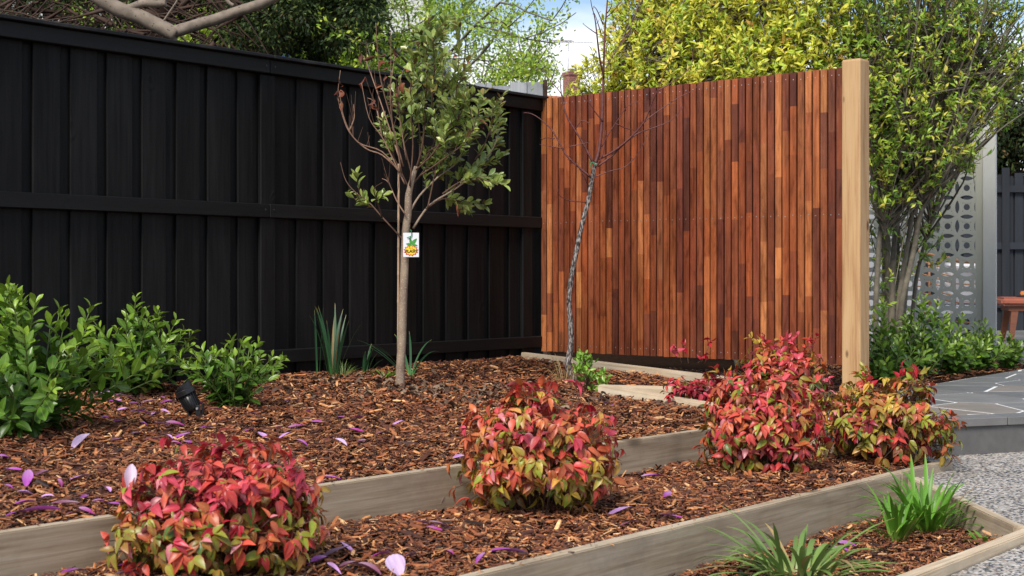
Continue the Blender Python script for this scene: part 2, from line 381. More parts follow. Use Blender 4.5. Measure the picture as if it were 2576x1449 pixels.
for j in range(nb):
    for i in range(na):
        k = j*(na+1)+i; m.face([k, k+1, k+na+2, k+na+1], sm=True)
tag(m.build('garden_bed', M_soil), kind='structure')
# bed behind the timber screen, with the hedge
hb = [(1.70, 2.6), (1.70, 0.10)]
pts = [AB(a, b) for a, b in hb] + [Vector((2.05, 8.02, 0)), Vector((2.64, 8.97, 0)), Vector((3.13, 9.61, 0)), Vector((3.49, 10.09, 0)), Vector((3.85, 10.43, 0)), Vector((4.25, 11.2, 0)), Vector((3.9, 12.2, 0)), Vector((0.6, 12.6, 0)), Vector((-0.6, 11.0, 0))]
m = MB(); m.v = [(p.x+(.2 if 2 <= i <= 7 else 0), p.y-(.28 if 2 <= i <= 7 else 0), 0.158) for i, p in enumerate(pts)]; m.face(list(range(len(pts)))); tag(m.build('hedge_bed', M_soil), kind='structure')
# aggregate path: falls gently towards the camera
def zagg(y): return -0.0167*(6.7-y) if y < 6.7 else 0.0
ag = [AB(0.66, -0.80), AB(0.66, -0.3), Vector((2.6, 6.9, 0)), Vector((6, 8.1, 0)), Vector((6, 0.2, 0)), Vector((-4, 0.2, 0)), AB(-4.4, -1.765), AB(-0.66, -1.765), AB(-0.60, -1.70), AB(0.19, -0.905), AB(0.64, -0.905)]
m = MB(); m.v = [(p.x, p.y, zagg(p.y)) for p in ag]; m.face(list(range(len(ag)))); tag(m.build('aggregate_path', M_agg), kind='structure')

# ------------------------------------------------------------------ sleepers
def timber(a0, b0, z0, a1, b1, z1, h, th, label, mat=None, side=1):
    """timber edging from (a0,b0) to (a1,b1), top at z0..z1, depth h, thickness th on the side given"""
    p0 = AB(a0, b0, z0); p1 = AB(a1, b1, z1); d = p1-p0; L = d.length; n = max(2, int(L/0.35)); mm = MB()
    for i in range(n+1):
        x = L*i/n; w = [random.uniform(-0.0012, 0.0012) for _ in range(4)]
        mm.v += [(x, w[0], -h), (x, side*th+w[1], -h), (x, side*th+w[2], w[3]), (x, w[0], w[1])]
    for i in range(n):
        k = 4*i
        for j in range(4): mm.face([k+j, k+(j+1) % 4, k+4+(j+1) % 4, k+4+j] if side < 0 else [k+j, k+4+j, k+4+(j+1) % 4, k+(j+1) % 4])
    mm.face([0, 1, 2, 3]); mm.face([4*n+3, 4*n+2, 4*n+1, 4*n])
    me = mm.mesh('timber_edging', mat or M_sleeper)
    bm = bmesh.new(); bm.from_mesh(me); bmesh.ops.recalc_face_normals(bm, faces=bm.faces)
    es = [e for e in bm.edges if len(e.link_faces) == 2 and e.calc_face_angle(0) > 1.0]
    bmesh.ops.bevel(bm, geom=es, offset=0.004, segments=2, affect='EDGES'); bm.to_mesh(me); bm.free()
    o = link('timber_edging', me); o.location = p0
    yaw = math.atan2(d.y, d.x); o.rotation_euler = (0, -math.asin(d.z/L), yaw)
    tag(o, label, 'timber edging', 'weathered timber sleepers edging the beds'); return o
timber(-4.5, 0, 0.168, 0.92, 0, 0.150, 0.20, 0.05, 'long weathered timber sleeper running behind the three red front bushes')
timber(-4.5, -0.86, 0.026, 0.098, -0.86, 0.030, 0.20, 0.05, 'long pale timber sleeper in front of the middle mulch bed, cut by the bottom edge', side=-1)
timber(0.104, -0.86, 0.029, 0.62, -0.86, 0.030, 0.20, 0.05, 'short sleeper length behind the right strappy grass clump, ending at the aggregate', side=-1)
timber(-4.5, -1.71, -0.02, -0.665, -1.71, -0.005, 0.12, 0.05, 'thin timber edge at the bottom right corner, along the pebbly path', side=-1)
timber(-0.69, -1.69, 0.004, 0.15, -0.915, 0.008, 0.14, 0.045, 'thin slanting timber edge right of the strappy grass clump', side=-1)
timber(0.60, 1.075, 0.268, 0.60, 0.055, 0.185, 0.14, 0.05, 'narrow timber edge running forward from the pointed corner below the red-brown screen')
timber(0.655, 1.06, 0.262, 1.05, 0.60, 0.250, 0.16, 0.045, 'timber edge running right from the pointed corner to the small pink bush')
timber(1.62, 2.45, 0.352, 1.62, 0.55, 0.245, 0.16, 0.05, 'timber sleeper below the red-brown slat screen, darkened where it meets the black fence', side=-1)
timber(0.56, -0.055, 0.092, 0.60, -0.80, 0.045, 0.12, 0.045, 'short timber edge between the two right-hand red bushes, beside the grey stone step', side=-1)

# ------------------------------------------------------------------ paving
step0 = AB(0.63, -0.525); step1 = Vector((6.0, 8.05, 0))
sdir = Vector((0.359, 0.125, 0)).normalized(); step1 = step0 + sdir*5.2
PZ = 0.173
def clip(poly, n, c):       # keep n.p <= c
    out = []
    for i in range(len(poly)):
        a, b = poly[i], poly[(i+1) % len(poly)]; da = n[0]*a[0]+n[1]*a[1]-c; db = n[0]*b[0]+n[1]*b[1]-c
        if da <= 0: out.append(a)
        if da*db < 0:
            t = da/(da-db); out.append((a[0]+(b[0]-a[0])*t, a[1]+(b[1]-a[1])*t))
    return out
def inset(poly, g):
    out = poly
    for i in range(len(poly)):
        a, b = poly[i], poly[(i+1) % len(poly)]; e = (b[0]-a[0], b[1]-a[1]); l = math.hypot(*e)
        if l < 1e-6: continue
        n = (e[1]/l, -e[0]/l); out = clip(out, n, n[0]*a[0]+n[1]*a[1]-g)
        if len(out) < 3: return []
    return out
postL = AB(1.42, 0.13); 
regA = [(step0.x, step0.y), (step1.x, step1.y), (9, 17), (3.85, 10.39), (1.80, 7.73), (AB(0.63, 0.06).x, AB(0.63, 0.06).y)]
regB = [(4.3, 11.1), (7, 14.6), (9, 17), (3.0, 18.5), (3.0, 13.0), (3.95, 12.2)]
pav = MB()
pav.v = [(x, y, PZ-0.0035) for x, y in regA]; pav.face(list(range(len(regA))))
n0 = len(pav.v); pav.v += [(x, y, PZ-0.0035) for x, y in regB]; pav.face([n0+i for i in range(len(regB))])
pav_o = tag(pav.build('paving', M_grout), kind='structure')
def in_poly(x, y, poly):
    c = False; j = len(poly)-1
    for i in range(len(poly)):
        xi, yi = poly[i]; xj, yj = poly[j]
        if (yi > y) != (yj > y) and x < (xj-xi)*(y-yi)/(yj-yi)+xi: c = not c
        j = i
    return c
def convex_clip(cell, region):
    for i in range(len(region)):
        a, b = region[i], region[(i+1) % len(region)]; e = (b[0]-a[0], b[1]-a[1]); l = math.hypot(*e); n = (e[1]/l, -e[0]/l)
        cell = clip(cell, n, n[0]*a[0]+n[1]*a[1])
        if len(cell) < 3: return []
    return cell
random.seed(23)
nst = 0
# first row: dressed nosing stones along the step, then crazy paving behind them
inn = Vector((-sdir.y, sdir.x, 0))
convA = [(step0.x, step0.y), (step1.x, step1.y), (9, 17), (3.85, 10.38), (1.80, 7.72), (AB(0.63, 0.06).x, AB(0.63, 0.06).y)]
convB = [(4.32, 11.15), (7, 14.5), (9, 17), (3.0, 18.5), (3.0, 13.0)]
seeds = []
for y in np.arange(6.0, 18.6, 0.42):
    for x in np.arange(0.8, 9.2, 0.46):
        px = x+random.uniform(-0.2, 0.2)+(0.23 if int(y/0.42) % 2 else 0); py = y+random.uniform(-0.18, 0.18)
        if (px-1.0)/py < 0.42: seeds.append((px, py))
def stone(poly):
    global nst
    if len(poly) < 3: return
    ar = 0.5*abs(sum(poly[i][0]*poly[(i+1) % len(poly)][1]-poly[(i+1) % len(poly)][0]*poly[i][1] for i in range(len(poly))))
    if ar < 0.006: return
    mm = MB(); k = len(poly); top = PZ+random.uniform(-0.0015, 0.0015)
    cx = sum(p[0] for p in poly)/k; cy = sum(p[1] for p in poly)/k
    mm.v = [(x-cx, y-cy, PZ-0.03) for x, y in poly]+[(x-cx, y-cy, top-0.003) for x, y in poly]+[((x-cx)*0.985, (y-cy)*0.985, top) for x, y in poly]
    for i in range(k):
        j = (i+1) % k; mm.face([i, j, k+j, k+i]); mm.face([k+i, k+j, 2*k+j, 2*k+i])
    mm.face([2*k+i for i in range(k)])
    o = mm.build('stone', M_stones[random.randrange(5)], pav_o, (cx, cy, 0)); nst += 1
M_stones = [plain('bluestone_slab', s2l(c), 0.55, 0, 0.14, 7, 0.12) for c in ((108, 106, 104), (98, 97, 96), (114, 112, 109), (103, 102, 100), (124, 115, 106))]
for reg in (convA, convB):
    for i, sdp in enumerate(seeds):
        cell = [(sdp[0]-0.7, sdp[1]-0.7), (sdp[0]+0.7, sdp[1]-0.7), (sdp[0]+0.7, sdp[1]+0.7), (sdp[0]-0.7, sdp[1]+0.7)]
        for q in seeds:
            dx, dy = q[0]-sdp[0], q[1]-sdp[1]; dd = dx*dx+dy*dy
            if 1e-9 < dd < 2.2:
                cell = clip(cell, (dx, dy), (dx*(q[0]+sdp[0])+dy*(q[1]+sdp[1]))/2)
                if len(cell) < 3: break
        if len(cell) < 3: continue
        cell = convex_clip(cell, reg)
        if len(cell) < 3: continue
        if reg is convA:   # leave the dressed nosing row free
            c0 = -(inn.x*step0.x+inn.y*step0.y)-0.16; cell = clip(cell, (-inn.x, -inn.y), c0)
        if len(cell) >= 3: stone(inset(cell, random.uniform(0.007, 0.014)))
x = 0.0
while x < 5.0:
    l = random.uniform(0.5, 0.8); a = step0+sdir*(x+0.003); b = step0+sdir*(x+l-0.003); c = b+inn*0.155; d = a+inn*0.155
    f = -0.012
    mm = MB(); mm.box((0, 0, -0.04), (l-0.006, 0.155, 0.0)); me = mm.mesh('nosing_stone', M_stones[random.randrange(4)]); bevel(me, 0.003)
    o = link('nosing_stone', me, pav_o); p = a+inn*f; o.location = (p.x, p.y, PZ+0.001); o.rotation_euler = (0, 0, math.atan2(sdir.y, sdir.x)); x += l
x = 0.0
while x < 5.0:
    l = 0.9; mm = MB(); mm.box((0.002, 0, -0.22), (l-0.002, 0.1, -0.042)); o = mm.build('riser_stone', M_riser, pav_o)
    p = step0+sdir*x+inn*0.004; o.location = (p.x, p.y, PZ); o.rotation_euler = (0, 0, math.atan2(sdir.y, sdir.x)); x += l
# left end of the step
mm = MB(); q = AB(0.63, 0.06)-step0; mm.box((0, -0.06, -0.22), (q.length, -0.005, -0.012)); o = mm.build('side_stone', M_riser, pav_o); o.location = (step0.x+0.02, step0.y, PZ); o.rotation_euler = (0, 0, math.atan2(q.y, q.x))

# ------------------------------------------------------------------ black paling fence
FA = math.atan2(D1.y, D1.x)
fence = empty('paling_fence', AB(1.71, 2.49, 0.0), FA)
tag(fence, 'tall black painted timber paling fence behind the mulch bed', 'fence')
random.seed(5)
def board(x0, x1, y0, y1, z0, z1, mat, nm, seg=1, bv=0.003):
    mm = MB(); mm.box((0, 0, 0), (x1-x0, y1-y0, z1-z0)); me = mm.mesh(nm, mat)
    if bv: bevel(me, bv)
    o = link(nm, me, fence, (x0, y0+(random.uniform(-.004, 0) if nm == 'paling' else 0), z0))
    if 'paling' in nm: o.rotation_euler = (random.uniform(-.0012, .0012), random.uniform(-.0025, .0025), random.uniform(-.03, .03) if nm == 'paling' else 0)
    return o
# s runs from the corner to the left: local x = -s
s = -0.145
while s < 4.9:
    board(-s-0.150, -s-0.004, 0.0, 0.015, 0.12, 2.03+random.uniform(-.004, .004), M_black, 'paling')
    board(-s-0.205-0.05+random.uniform(-.01, .01), -s-0.095, 0.017, 0.031, 0.12, 2.03, M_black, 'back_paling')
    s += 0.2015
joints = [(-2.245, 0.10), (-4.75, -2.249)]
for x0, x1 in joints:
    board(x0, x1, -0.052, -0.002, 1.955, 2.032, M_blackr, 'top_rail', bv=0.004)
    board(x0, x1, -0.046, -0.001, 1.172, 1.247, M_blackr, 'middle_rail', bv=0.004)
    board(x0, x1, -0.046, -0.001, 0.378, 0.452, M_blackr, 'bottom_rail', bv=0.004)
    board(x0+0.002, x1-0.002, -0.085, 0.055, 2.0335, 2.052, M_blackcap, 'capping', bv=0.003)
for sx in (2.245, 0.055, 4.6):
    board(-sx-0.052, -sx+0.052, -0.030, -0.0015, 0.1, 1.952, M_black, 'post', bv=0.006)
def disc(mb, c, r, n, nrm_, h):
    nrm_ = Vector(nrm_).normalized(); mb.tube([Vector(c), Vector(c)+nrm_*h], [r, r*0.8], n)
mm = MB()
for zz in (1.99, 1.21, 0.415):
    for xx in (-2.215, -2.275):
        disc(mm, (xx, -0.0525 if zz > 1.9 else -0.0465, zz+0.005), 0.006, 8, (0, -1, 0), 0.0015)
mm.build('bolt_heads', M_plastic, fence)['kind'] = 'stuff'

# ------------------------------------------------------------------ merbau slat screen
SA = math.atan2(-D2.y, -D2.x)
sc0 = Vector((0.178, 9.35, 0)); post_l = Vector((1.861, 7.905, 0)); SL = (post_l-sc0).length
SA = math.atan2(post_l.y-sc0.y, post_l.x-sc0.x)
screen = empty('slat_screen', (sc0.x, sc0.y, 0), SA); tag(screen, 'red-brown hardwood screen of narrow vertical slats', 'screen')
NSL = 45; pitch = SL/NSL
pal = [(144, 76, 45), (128, 66, 42), (162, 92, 56), (108, 58, 43), (140, 72, 42), (154, 84, 50), (118, 62, 46), (96, 51, 40), (170, 104, 64), (134, 72, 46), (146, 74, 42), (124, 60, 38), (184, 118, 74), (90, 48, 38), (110, 56, 44)]
random.seed(31); screws = MB()
for i in range(NSL):
    x0 = i*pitch+0.0050; x1 = (i+1)*pitch-0.0050; z = 0.352+random.uniform(-.002, .002); mm = MB(); zt = 2.037; y0 = 0.022+random.uniform(-.0015, .0015)
    bz = [z]; zz = z+random.uniform(0.08, 0.5)
    while zz < zt-0.1: bz.append(zz); zz += random.uniform(0.18, 0.75)
    bz.append(zt)
    nsec = len(bz); w = x1-x0; e = 0.0018
    prof = [(0, 0.029), (0, e), (e, 0), (w-e, 0), (w, e), (w, 0.029)]
    base_c = random.choice(pal)
    for k in range(nsec-1):
        c2_ = random.choice(pal); mk_ = random.uniform(.15, .95); c = tuple(u*(1-mk_)+v*mk_ for u, v in zip(base_c, c2_))
        f = random.uniform(.90, 1.10); cl = s2l(tuple(v*f*random.uniform(.985, 1.015) for v in c)); n = len(mm.v)
        cl = (cl[0]*0.86, cl[1]*0.84, cl[2]*0.76)
        for zz in (bz[k], bz[k+1]): mm.v += [(px, py, zz-bz[0]) for px, py in prof]
        for j in range(5): mm.face([n+j, n+j+1, n+6+j+1, n+6+j], cl)
        mm.face([n+5, n, n+6, n+11], cl)
        if k == 0: mm.face([n+5, n+4, n+3, n+2, n+1, n], cl)
        if k == nsec-2: mm.face([n+6+j for j in range(6)], cl)
    mm.build('slat', M_merbau, screen, (x0, y0, z))
    for zz in (1.996, 1.205, 0.395): disc(screws, ((x0+x1)/2+random.uniform(-.004, .004), y0, zz+random.uniform(-.004, .004)), 0.0036, 8, (0, -1, 0), 0.0012)
tag(screws.build('screws', M_steel, screen), kind='stuff')
for zz in (1.96, 1.17, 0.38):
    mm = MB(); mm.box((0.01, 0.055, zz), (SL-0.01, 0.10, zz+0.07)); mm.build('rail', M_black, screen)
mm = MB(); mm.box((0.0, 0.05, 0.1), (0.0, 0.05, 0.1))
mm = MB(); mm.box((0.004, 0.105, 0.40), (SL-0.02, 0.115, 2.0)); mm.build('gap_shade_sheet', M_black, screen)  # added black sheet behind the rails, stands in for shade in the slat gaps
# cypress post
pw = 0.115
post = MB(); post.box((-pw/2, -pw/2, 0.0), (pw/2, pw/2, 1.0)); 
pc = Vector((1.948, 7.83, 0)) + (D1+D2)*(pw/2)
m = MB(); b0, b1 = 0.10, 2.075; r = 0.008; q = pw/2
ring = []
for sx, sy, a0 in ((1, 1, 0), (-1, 1, 90), (-1, -1, 180), (1, -1, 270)):
    for k in range(4):
        a = R(a0+30*k); ring.append((sx*(q-r)+r*math.cos(a), sy*(q-r)+r*math.sin(a)))
lv = [(b0, 1.0), (b1-0.012, 1.0), (b1-0.003, 0.955), (b1, 0.90)]
for zz, f in lv: m.v += [(x*f, y*f, zz) for x, y in ring]
k = len(ring)
for l in range(len(lv)-1):
    for i in range(k): m.face([l*k+i, l*k+(i+1) % k, (l+1)*k+(i+1) % k, (l+1)*k+i])
m.face([(len(lv)-1)*k+i for i in range(k)])
po = m.build('timber_post', M_cypress); po.location = (pc.x, pc.y, 0); po.rotation_euler = (0, 0, FA)
tag(po, 'square pale yellow cypress post at the right end of the slat screen', 'post')

# ------------------------------------------------------------------ mulch
pal_m = np.array([s2l(c) for c in ((82, 45, 29), (116, 66, 40), (154, 97, 58), (64, 35, 25), (180, 126, 80), (132, 75, 44), (202, 156, 110), (96, 53, 34), (50, 29, 22), (158, 90, 50))])
pal_w = np.array([.13, .15, .13, .11, .10, .13, .06, .10, .05, .05])
def chip_proto(k):
    r = np.random.default_rng(k); n = 3; V = []
    b = r.uniform(-0.12, 0.12); tw = r.uniform(-.4, .4)
    for i in range(n):
        t = i/(n-1); w = 0.5*(0.55+0.45*math.sin(math.pi*(0.15+0.7*t)))*r.uniform(.8, 1.15); x = (t-.5)
        zc = b*math.sin(math.pi*t)+0.02*r.standard_normal()
        V += [(x, -w, zc-w*tw*t), (x+0.03*r.standard_normal(), w, zc+w*tw*t), (x, w*.8, zc+w*tw*t+0.30), (x, -w*.8, zc-w*tw*t+0.28)]
    F = []
    for i in range(n-1):
        k0 = 4*i
        for (p, q) in ((1, 2), (2, 3), (3, 0)): F.append((k0+p, k0+4+p, k0+4+q, k0+q))
    return np.array(V), np.array(F)
protos = [chip_proto(k) for k in range(7)]
def mulch(name, samples, label, seedn, lmin=0.012, lmax=0.062, zf=zfield):
    r = np.random.default_rng(seedn); n = len(samples); xy = np.array(samples)
    z = np.array([zf(x, y) for x, y in samples])
    L = lmin*.7+(lmax-lmin)*r.beta(1.15, 2.9, n)*np.where(r.uniform(0, 1, n) < .10, 1.8, 1.0); W = L*r.uniform(0.07, 0.36, n); W = np.clip(W, 0.003, 0.017); T = W*r.uniform(.35, .8, n)
    yaw = r.uniform(0, 2*np.pi, n); pit = r.normal(0, 0.27, n); rol = r.normal(0, 0.45, n)
    cy, sy, cp, sp_, cr_, sr_ = np.cos(yaw), np.sin(yaw), np.cos(pit), np.sin(pit), np.cos(rol), np.sin(rol)
    M = np.zeros((n, 3, 3))
    M[:, 0, 0] = cy*cp; M[:, 0, 1] = cy*sp_*sr_-sy*cr_; M[:, 0, 2] = cy*sp_*cr_+sy*sr_
    M[:, 1, 0] = sy*cp; M[:, 1, 1] = sy*sp_*sr_+cy*cr_; M[:, 1, 2] = sy*sp_*cr_-cy*sr_
    M[:, 2, 0] = -sp_; M[:, 2, 1] = cp*sr_; M[:, 2, 2] = cp*cr_
    M = M*np.stack([L, W, T*1.6], 1)[:, None, :]
    pos = np.stack([xy[:, 0], xy[:, 1], z+r.uniform(-0.008, 0.012, n)], 1)
    pt_ = 1.12+.3*np.sin(xy[:, :1]*3.1+seedn)*np.sin(xy[:, 1:]*2.3+2*seedn)*.5+.12*r.standard_normal((n, 1)); col = pal_m[r.choice(len(pal_m), n, p=pal_w/pal_w.sum())]*np.array((1.0, .97, .92))*np.clip(pt_, .45, 1.5)*r.uniform(.8, 1.25, (n, 1)); wh = r.integers(0, len(protos), n)
    Vs, Fs, Cs = [], [], []; off = 0
    for k, (V, F) in enumerate(protos):
        mk = wh == k; v = np.einsum('nij,vj->nvi', M[mk], V)+pos[mk][:, None]; nn, nv = v.shape[:2]
        Vs.append(v.reshape(-1, 3)); Fs.append((F[None]+(np.arange(nn)*nv)[:, None, None]+off).reshape(-1, 4)); Cs.append(np.repeat(col[mk], nv, 0)); off += nn*nv
    o = link(name, np_mesh(name, np.concatenate(Vs), np.concatenate(Fs), M_chip, np.concatenate(Cs), smooth=False))
    tag(o, label, 'mulch', kind='stuff'); return o
def sample_ab(n, a0, a1, b0, b1, test=None, seedn=1, near=True):
    r = np.random.default_rng(seedn); out = []
    while len(out) < n:
        a = r.uniform(a0, a1); b = r.uniform(b0, b1); p = AB(a, b)
        if p.y < 2.5 or abs(p.x/p.y) > 0.43: continue
        if near and r.uniform() > min(1.0, (5.2/p.y)**2): continue
        if test and not test(a, b, p): continue
        out.append((p.x, p.y))
    return out
mulch('bark_mulch', sample_ab(62000, -4.4, 1.60, 0.055, 2.48, lambda a, b, p: not (0.59 < a < 0.66 and b < 1.08), 3), 'brown bark mulch of the upper bed below the black fence', 101)
mulch('bark_mulch', sample_ab(26000, -4.4, 0.55, -0.855, -0.005, None, 4), 'brown bark mulch of the middle bed between the two long sleepers', 102)
mulch('bark_mulch', sample_ab(15000, -4.4, 0.12, -1.70, -0.915, lambda a, b, p: a < lerp(-0.70, 0.10, (b+1.70)/0.79), 5), 'brown bark mulch of the lowest bed at bottom right', 103, 0.012, 0.05)
mulch('bark_mulch', sample_ab(9000, 1.66, 3.0, 0.2, 2.5, None, 6, False), 'dark bark mulch under the slat screen', 104, zf=lambda x, y: 0.24-0.09*max(0, min(1, (2.3-toab(x, y)[1])/1.6)) if toab(x, y)[0] < 1.78 else 0.175)
def zsl(x, y):
    a, b = toab(x, y); return (.165 if b > -.3 else .031) - .012*0 + .003
sl_ = sample_ab(130, -4.2, 0.55, 0.0, 0.05, None, 12)+sample_ab(150, -4.2, 0.5, -0.91, -0.86, None, 13)
mulch('bark_mulch', sl_, 'stray bark chips lying on the sleeper tops', 106, 0.006, 0.03, zf=lambda x, y: (lerp(.168, .150, (toab(x, y)[0]+4.5)/5.42) if toab(x, y)[1] > -.3 else lerp(.026, .030, (toab(x, y)[0]+4.5)/4.6))+.004)
r_ = np.random.default_rng(8); hp = []
hpoly = [(p.x, p.y) for p in pts]
while len(hp) < 6500:
    x, y = r_.uniform(1.6, 4.3), r_.uniform(7.6, 12)
    if in_poly(x, y, hpoly) and (x > 0.2*y): hp.append((x, y))
mulch('bark_mulch', hp, 'bark mulch beneath the green hedge beside the stone paving', 105, zf=lambda x, y: 0.158)

# ------------------------------------------------------------------ plants: leaf prototypes
def mk(name, protos_, **kw):
    mo = leafmat(name, True, **kw); ms = leafmat(name+'_mass', False, **kw)
    return protos_, [p.mesh('leaf', mo) for p in protos_], ms
NL, NLm, NLs = mk('nandina_leaf', [Leaf(0.54, 4, 0.4, 0.5), Leaf(0.60, 4, 0.3, 0.36, twist=0.3), Leaf(0.50, 4, 0.5, 0.65, twist=-0.25)], margin=s2l((186, 48, 56)), amt=0.32, rough=0.36, transl=0.22, rib=0.18)
GL, GLm, GLs = mk('glossy_leaf', [Leaf(0.44, 4, 0.35, 0.15, 'obov', wave=0.01), Leaf(0.40, 4, 0.5, 0.28, 'obov', twist=0.2), Leaf(0.48, 4, 0.25, 0.05, 'obov', twist=-0.2)], rough=0.3, transl=0.2, rib=0.45)
FL, FLm, FLs = mk('ficus_leaf', [Leaf(0.50, 4, 0.4, 0.12, 'obov'), Leaf(0.46, 4, 0.6, 0.3, 'obov', twist=0.35), Leaf(0.5, 4, 0.3, -0.1, 'obov', twist=-0.3)], margin=s2l((170, 182, 84)), amt=0.35, rough=0.3, transl=0.3, rib=0.4, spec=0.55)
YL, YLm, YLs = mk('hedge_leaf', [Leaf(0.38, 3, 0.35, 0.2, 'ovate'), Leaf(0.34, 3, 0.5, 0.35, 'ovate', twist=0.4), Leaf(0.42, 3, 0.3, 0.05, 'ovate', twist=-0.4)], rough=0.4, transl=0.38, rib=0.3)
YLb = [Leaf(0.38, 2, 0.35, 0.2, 'ovate'), Leaf(0.34, 2, 0.5, 0.35, 'ovate', twist=0.4), Leaf(0.42, 2, 0.3, 0.05, 'ovate', twist=-0.4)]
DL, DLm, DLs = mk('dry_leaf', [Leaf(0.5, 4, 1.2, 0.5, 'ovate', twist=1.2, wave=0.05), Leaf(0.45, 4, -1.0, 0.6, 'ovate', twist=-1.0, wave=0.06)], rough=0.7, transl=0.1, rib=0.1)

def rvec(r, n):
    return nrm(r.standard_normal((n, 3)))
def pick(r, palette, w, n):
    pa = np.array([s2l(c) for c in palette]); w = np.array(w, float); return pa[r.choice(len(pa), n, p=w/w.sum())]

# --- heavenly bamboo (red dwarf nandina) mounds
CRIM = (174, 38, 52); CORAL = (210, 88, 68); PINK = (202, 74, 92); ORG = (192, 112, 62); OLV = (140, 140, 50); LIME = (146, 162, 54); GRN = (72, 112, 40); YEL = (194, 168, 66); MAR = (128, 36, 52)
def nandina(x, y, rx, h, ncl, palT, palM, palB, label, seedn, tilt=0.0, sprigs=6, nobj=300, leaf=(0.031, 0.051)):
    r = np.random.default_rng(seedn); random.seed(seedn); z0 = zfield(x, y); base = np.array((x, y, z0))
    root = empty('red_leaf_bush', (x, y, z0)); tag(root, label, 'shrub', 'red-leaved dwarf bamboo shrubs in the beds')
    K = max(12, int(ncl/11)); th = np.arccos(1-r.uniform(0, 1.06, K)); ph = r.uniform(0, 2*np.pi, K); ft = r.uniform(0.74, 1.12, K)
    fat = np.maximum(np.sin(th), .05)**-.28; ot = np.stack([np.sin(th)*np.cos(ph), np.sin(th)*np.sin(ph), np.cos(th)], 1)
    tip = base+np.stack([rx*ft*fat*ot[:, 0], rx*ft*fat*ot[:, 1], h*(0.24+0.76*np.maximum(ot[:, 2], -0.15)*ft)], 1)
    ti = r.integers(0, K, ncl); cp = tip[ti]+np.clip(r.normal(0, 1, (ncl, 3)), -1.5, 1.5)*np.array((.050, .050, .042))*(rx/.26)-ot[ti]*np.abs(r.normal(0, .04, (ncl, 1)))
    cp[:, 2] = np.maximum(cp[:, 2], z0+0.03); rel = (cp-base-np.array((0, 0, h*.3)))/np.array((rx, rx, h*.8)); f = np.linalg.norm(rel, axis=1); o = nrm(rel*.7+nrm(cp-tip[ti]+ot[ti]*.05)*.5)
    stems = MB()
    for i in range(K):
        b = base+np.array((ot[i, 0]*rx*.3+r.uniform(-.03, .03), ot[i, 1]*rx*.3+r.uniform(-.03, .03), -0.01)); mid = (b*0.5+tip[i]*0.5); mid[2] += 0.04
        stems.tube(smooth_path([Vector(b-base), Vector(mid-base), Vector(tip[i]-base)], 3), np.linspace(.0034, .002, 7), 5, False)
    for i in range(ncl):
        q = tip[ti[i]]; stems.tube([Vector(q*.75+(base+np.array((0, 0, h*.25)))*.25-base), Vector(cp[i]-base)], 0.0014, 3, False)
    nl = r.integers(3, 7, ncl); idx = np.repeat(np.arange(ncl), nl); n = len(idx)
    O = o[idx]; t = rvec(r, n); t = nrm(t-O*np.sum(t*O, 1, keepdims=True))
    ax = nrm(O*r.uniform(0.25, 0.9, (n, 1))+t*r.uniform(0.6, 1.0, (n, 1))+np.array((0, 0, -1))*r.uniform(0.2, 0.95, (n, 1)))
    nr = nrm(O*0.9+np.array((0, 0, .7))+0.25*rvec(r, n)); M = frames(ax, nr); sc = leaf[0]*.62+(leaf[1]*1.08-leaf[0]*.62)*r.beta(1.9, 1.8, n)
    pos = cp[idx]+t*0.006
    hf = np.clip((cp[:, 2]-z0)/h+r.normal(0, 0.12, ncl), 0, 1)
    colc = np.where((hf > 0.66)[:, None], pick(r, *palT, ncl), np.where((hf > 0.33)[:, None], pick(r, *palM, ncl), pick(r, *palB, ncl)))
    inner = (f < 0.62)[:, None]; colc = np.where(inner, pick(r, (GRN, OLV, MAR), (3, 2, 1), ncl), colc)
    alt = np.where((hf > 0.5)[:, None], pick(r, *palT, ncl), pick(r, *palM, ncl))
    mixk = r.uniform(0, 0.55, (n, 1)); cols = (colc[idx]*(1-mixk)+alt[idx]*mixk)*r.uniform(0.7, 1.3, (n, 1)); gk = r.uniform(0, 1, (n, 1)) < .10; cols = np.where(gk, pick(r, (GRN, LIME, (212, 132, 138)), (2, 2, 1.5), n), cols)
    # thin sprigs above the dome
    sp, sa, sn, ss, scx = [], [], [], [], []
    for k in range(sprigs):
        an = r.uniform(0, 2*np.pi); q = base+np.array((math.cos(an)*rx*.55*r.uniform(.2, 1), math.sin(an)*rx*.5, h*r.uniform(.82, .95))); tip = q+np.array((math.cos(an)*.05, math.sin(an)*.05, r.uniform(.05, .13)))
        stems.tube([Vector(q-base), Vector((q+tip)/2-base)+Vector((0.008, 0, 0)), Vector(tip-base)], 0.0013, 4, False)
        c = pick(r, *palT, 1)[0]
        for j in range(7):
            tt = r.uniform(.35, 1); v = rvec(r, 1)[0]; sp.append(q+(tip-q)*tt); sa.append(v*0.8+np.array((0, 0, .35))); sn.append(rvec(r, 1)[0]+np.array((0, 0, .5))); ss.append(r.uniform(.028, .045)); scx.append(c*r.uniform(.85, 1.2))
    if sp:
        pos = np.concatenate([pos, np.array(sp)]); M = np.concatenate([M, frames(np.array(sa), np.array(sn))]); sc = np.concatenate([sc, np.array(ss)]); cols = np.concatenate([cols, np.array(scx)])
    tag(stems.build('stems', M_stem, root), kind='stuff')
    put_leaves(root, NL, NLm, pos, M, sc, cols, r.integers(0, 3, len(pos)), NLs, nobj)
    return root
nandina(-0.84, 4.02, 0.25, 0.335, 700, ((CRIM, PINK, CORAL, MAR, ORG), (3, 4, 4, 1, 2)), ((CORAL, CRIM, OLV, ORG, LIME), (3, 2, 3, 3, 2)), ((OLV, LIME, GRN, CORAL, MAR), (4, 3, 3, 2, 1)), 'crimson and pink-topped bush at front left, in front of the upper sleeper', 41, sprigs=0)
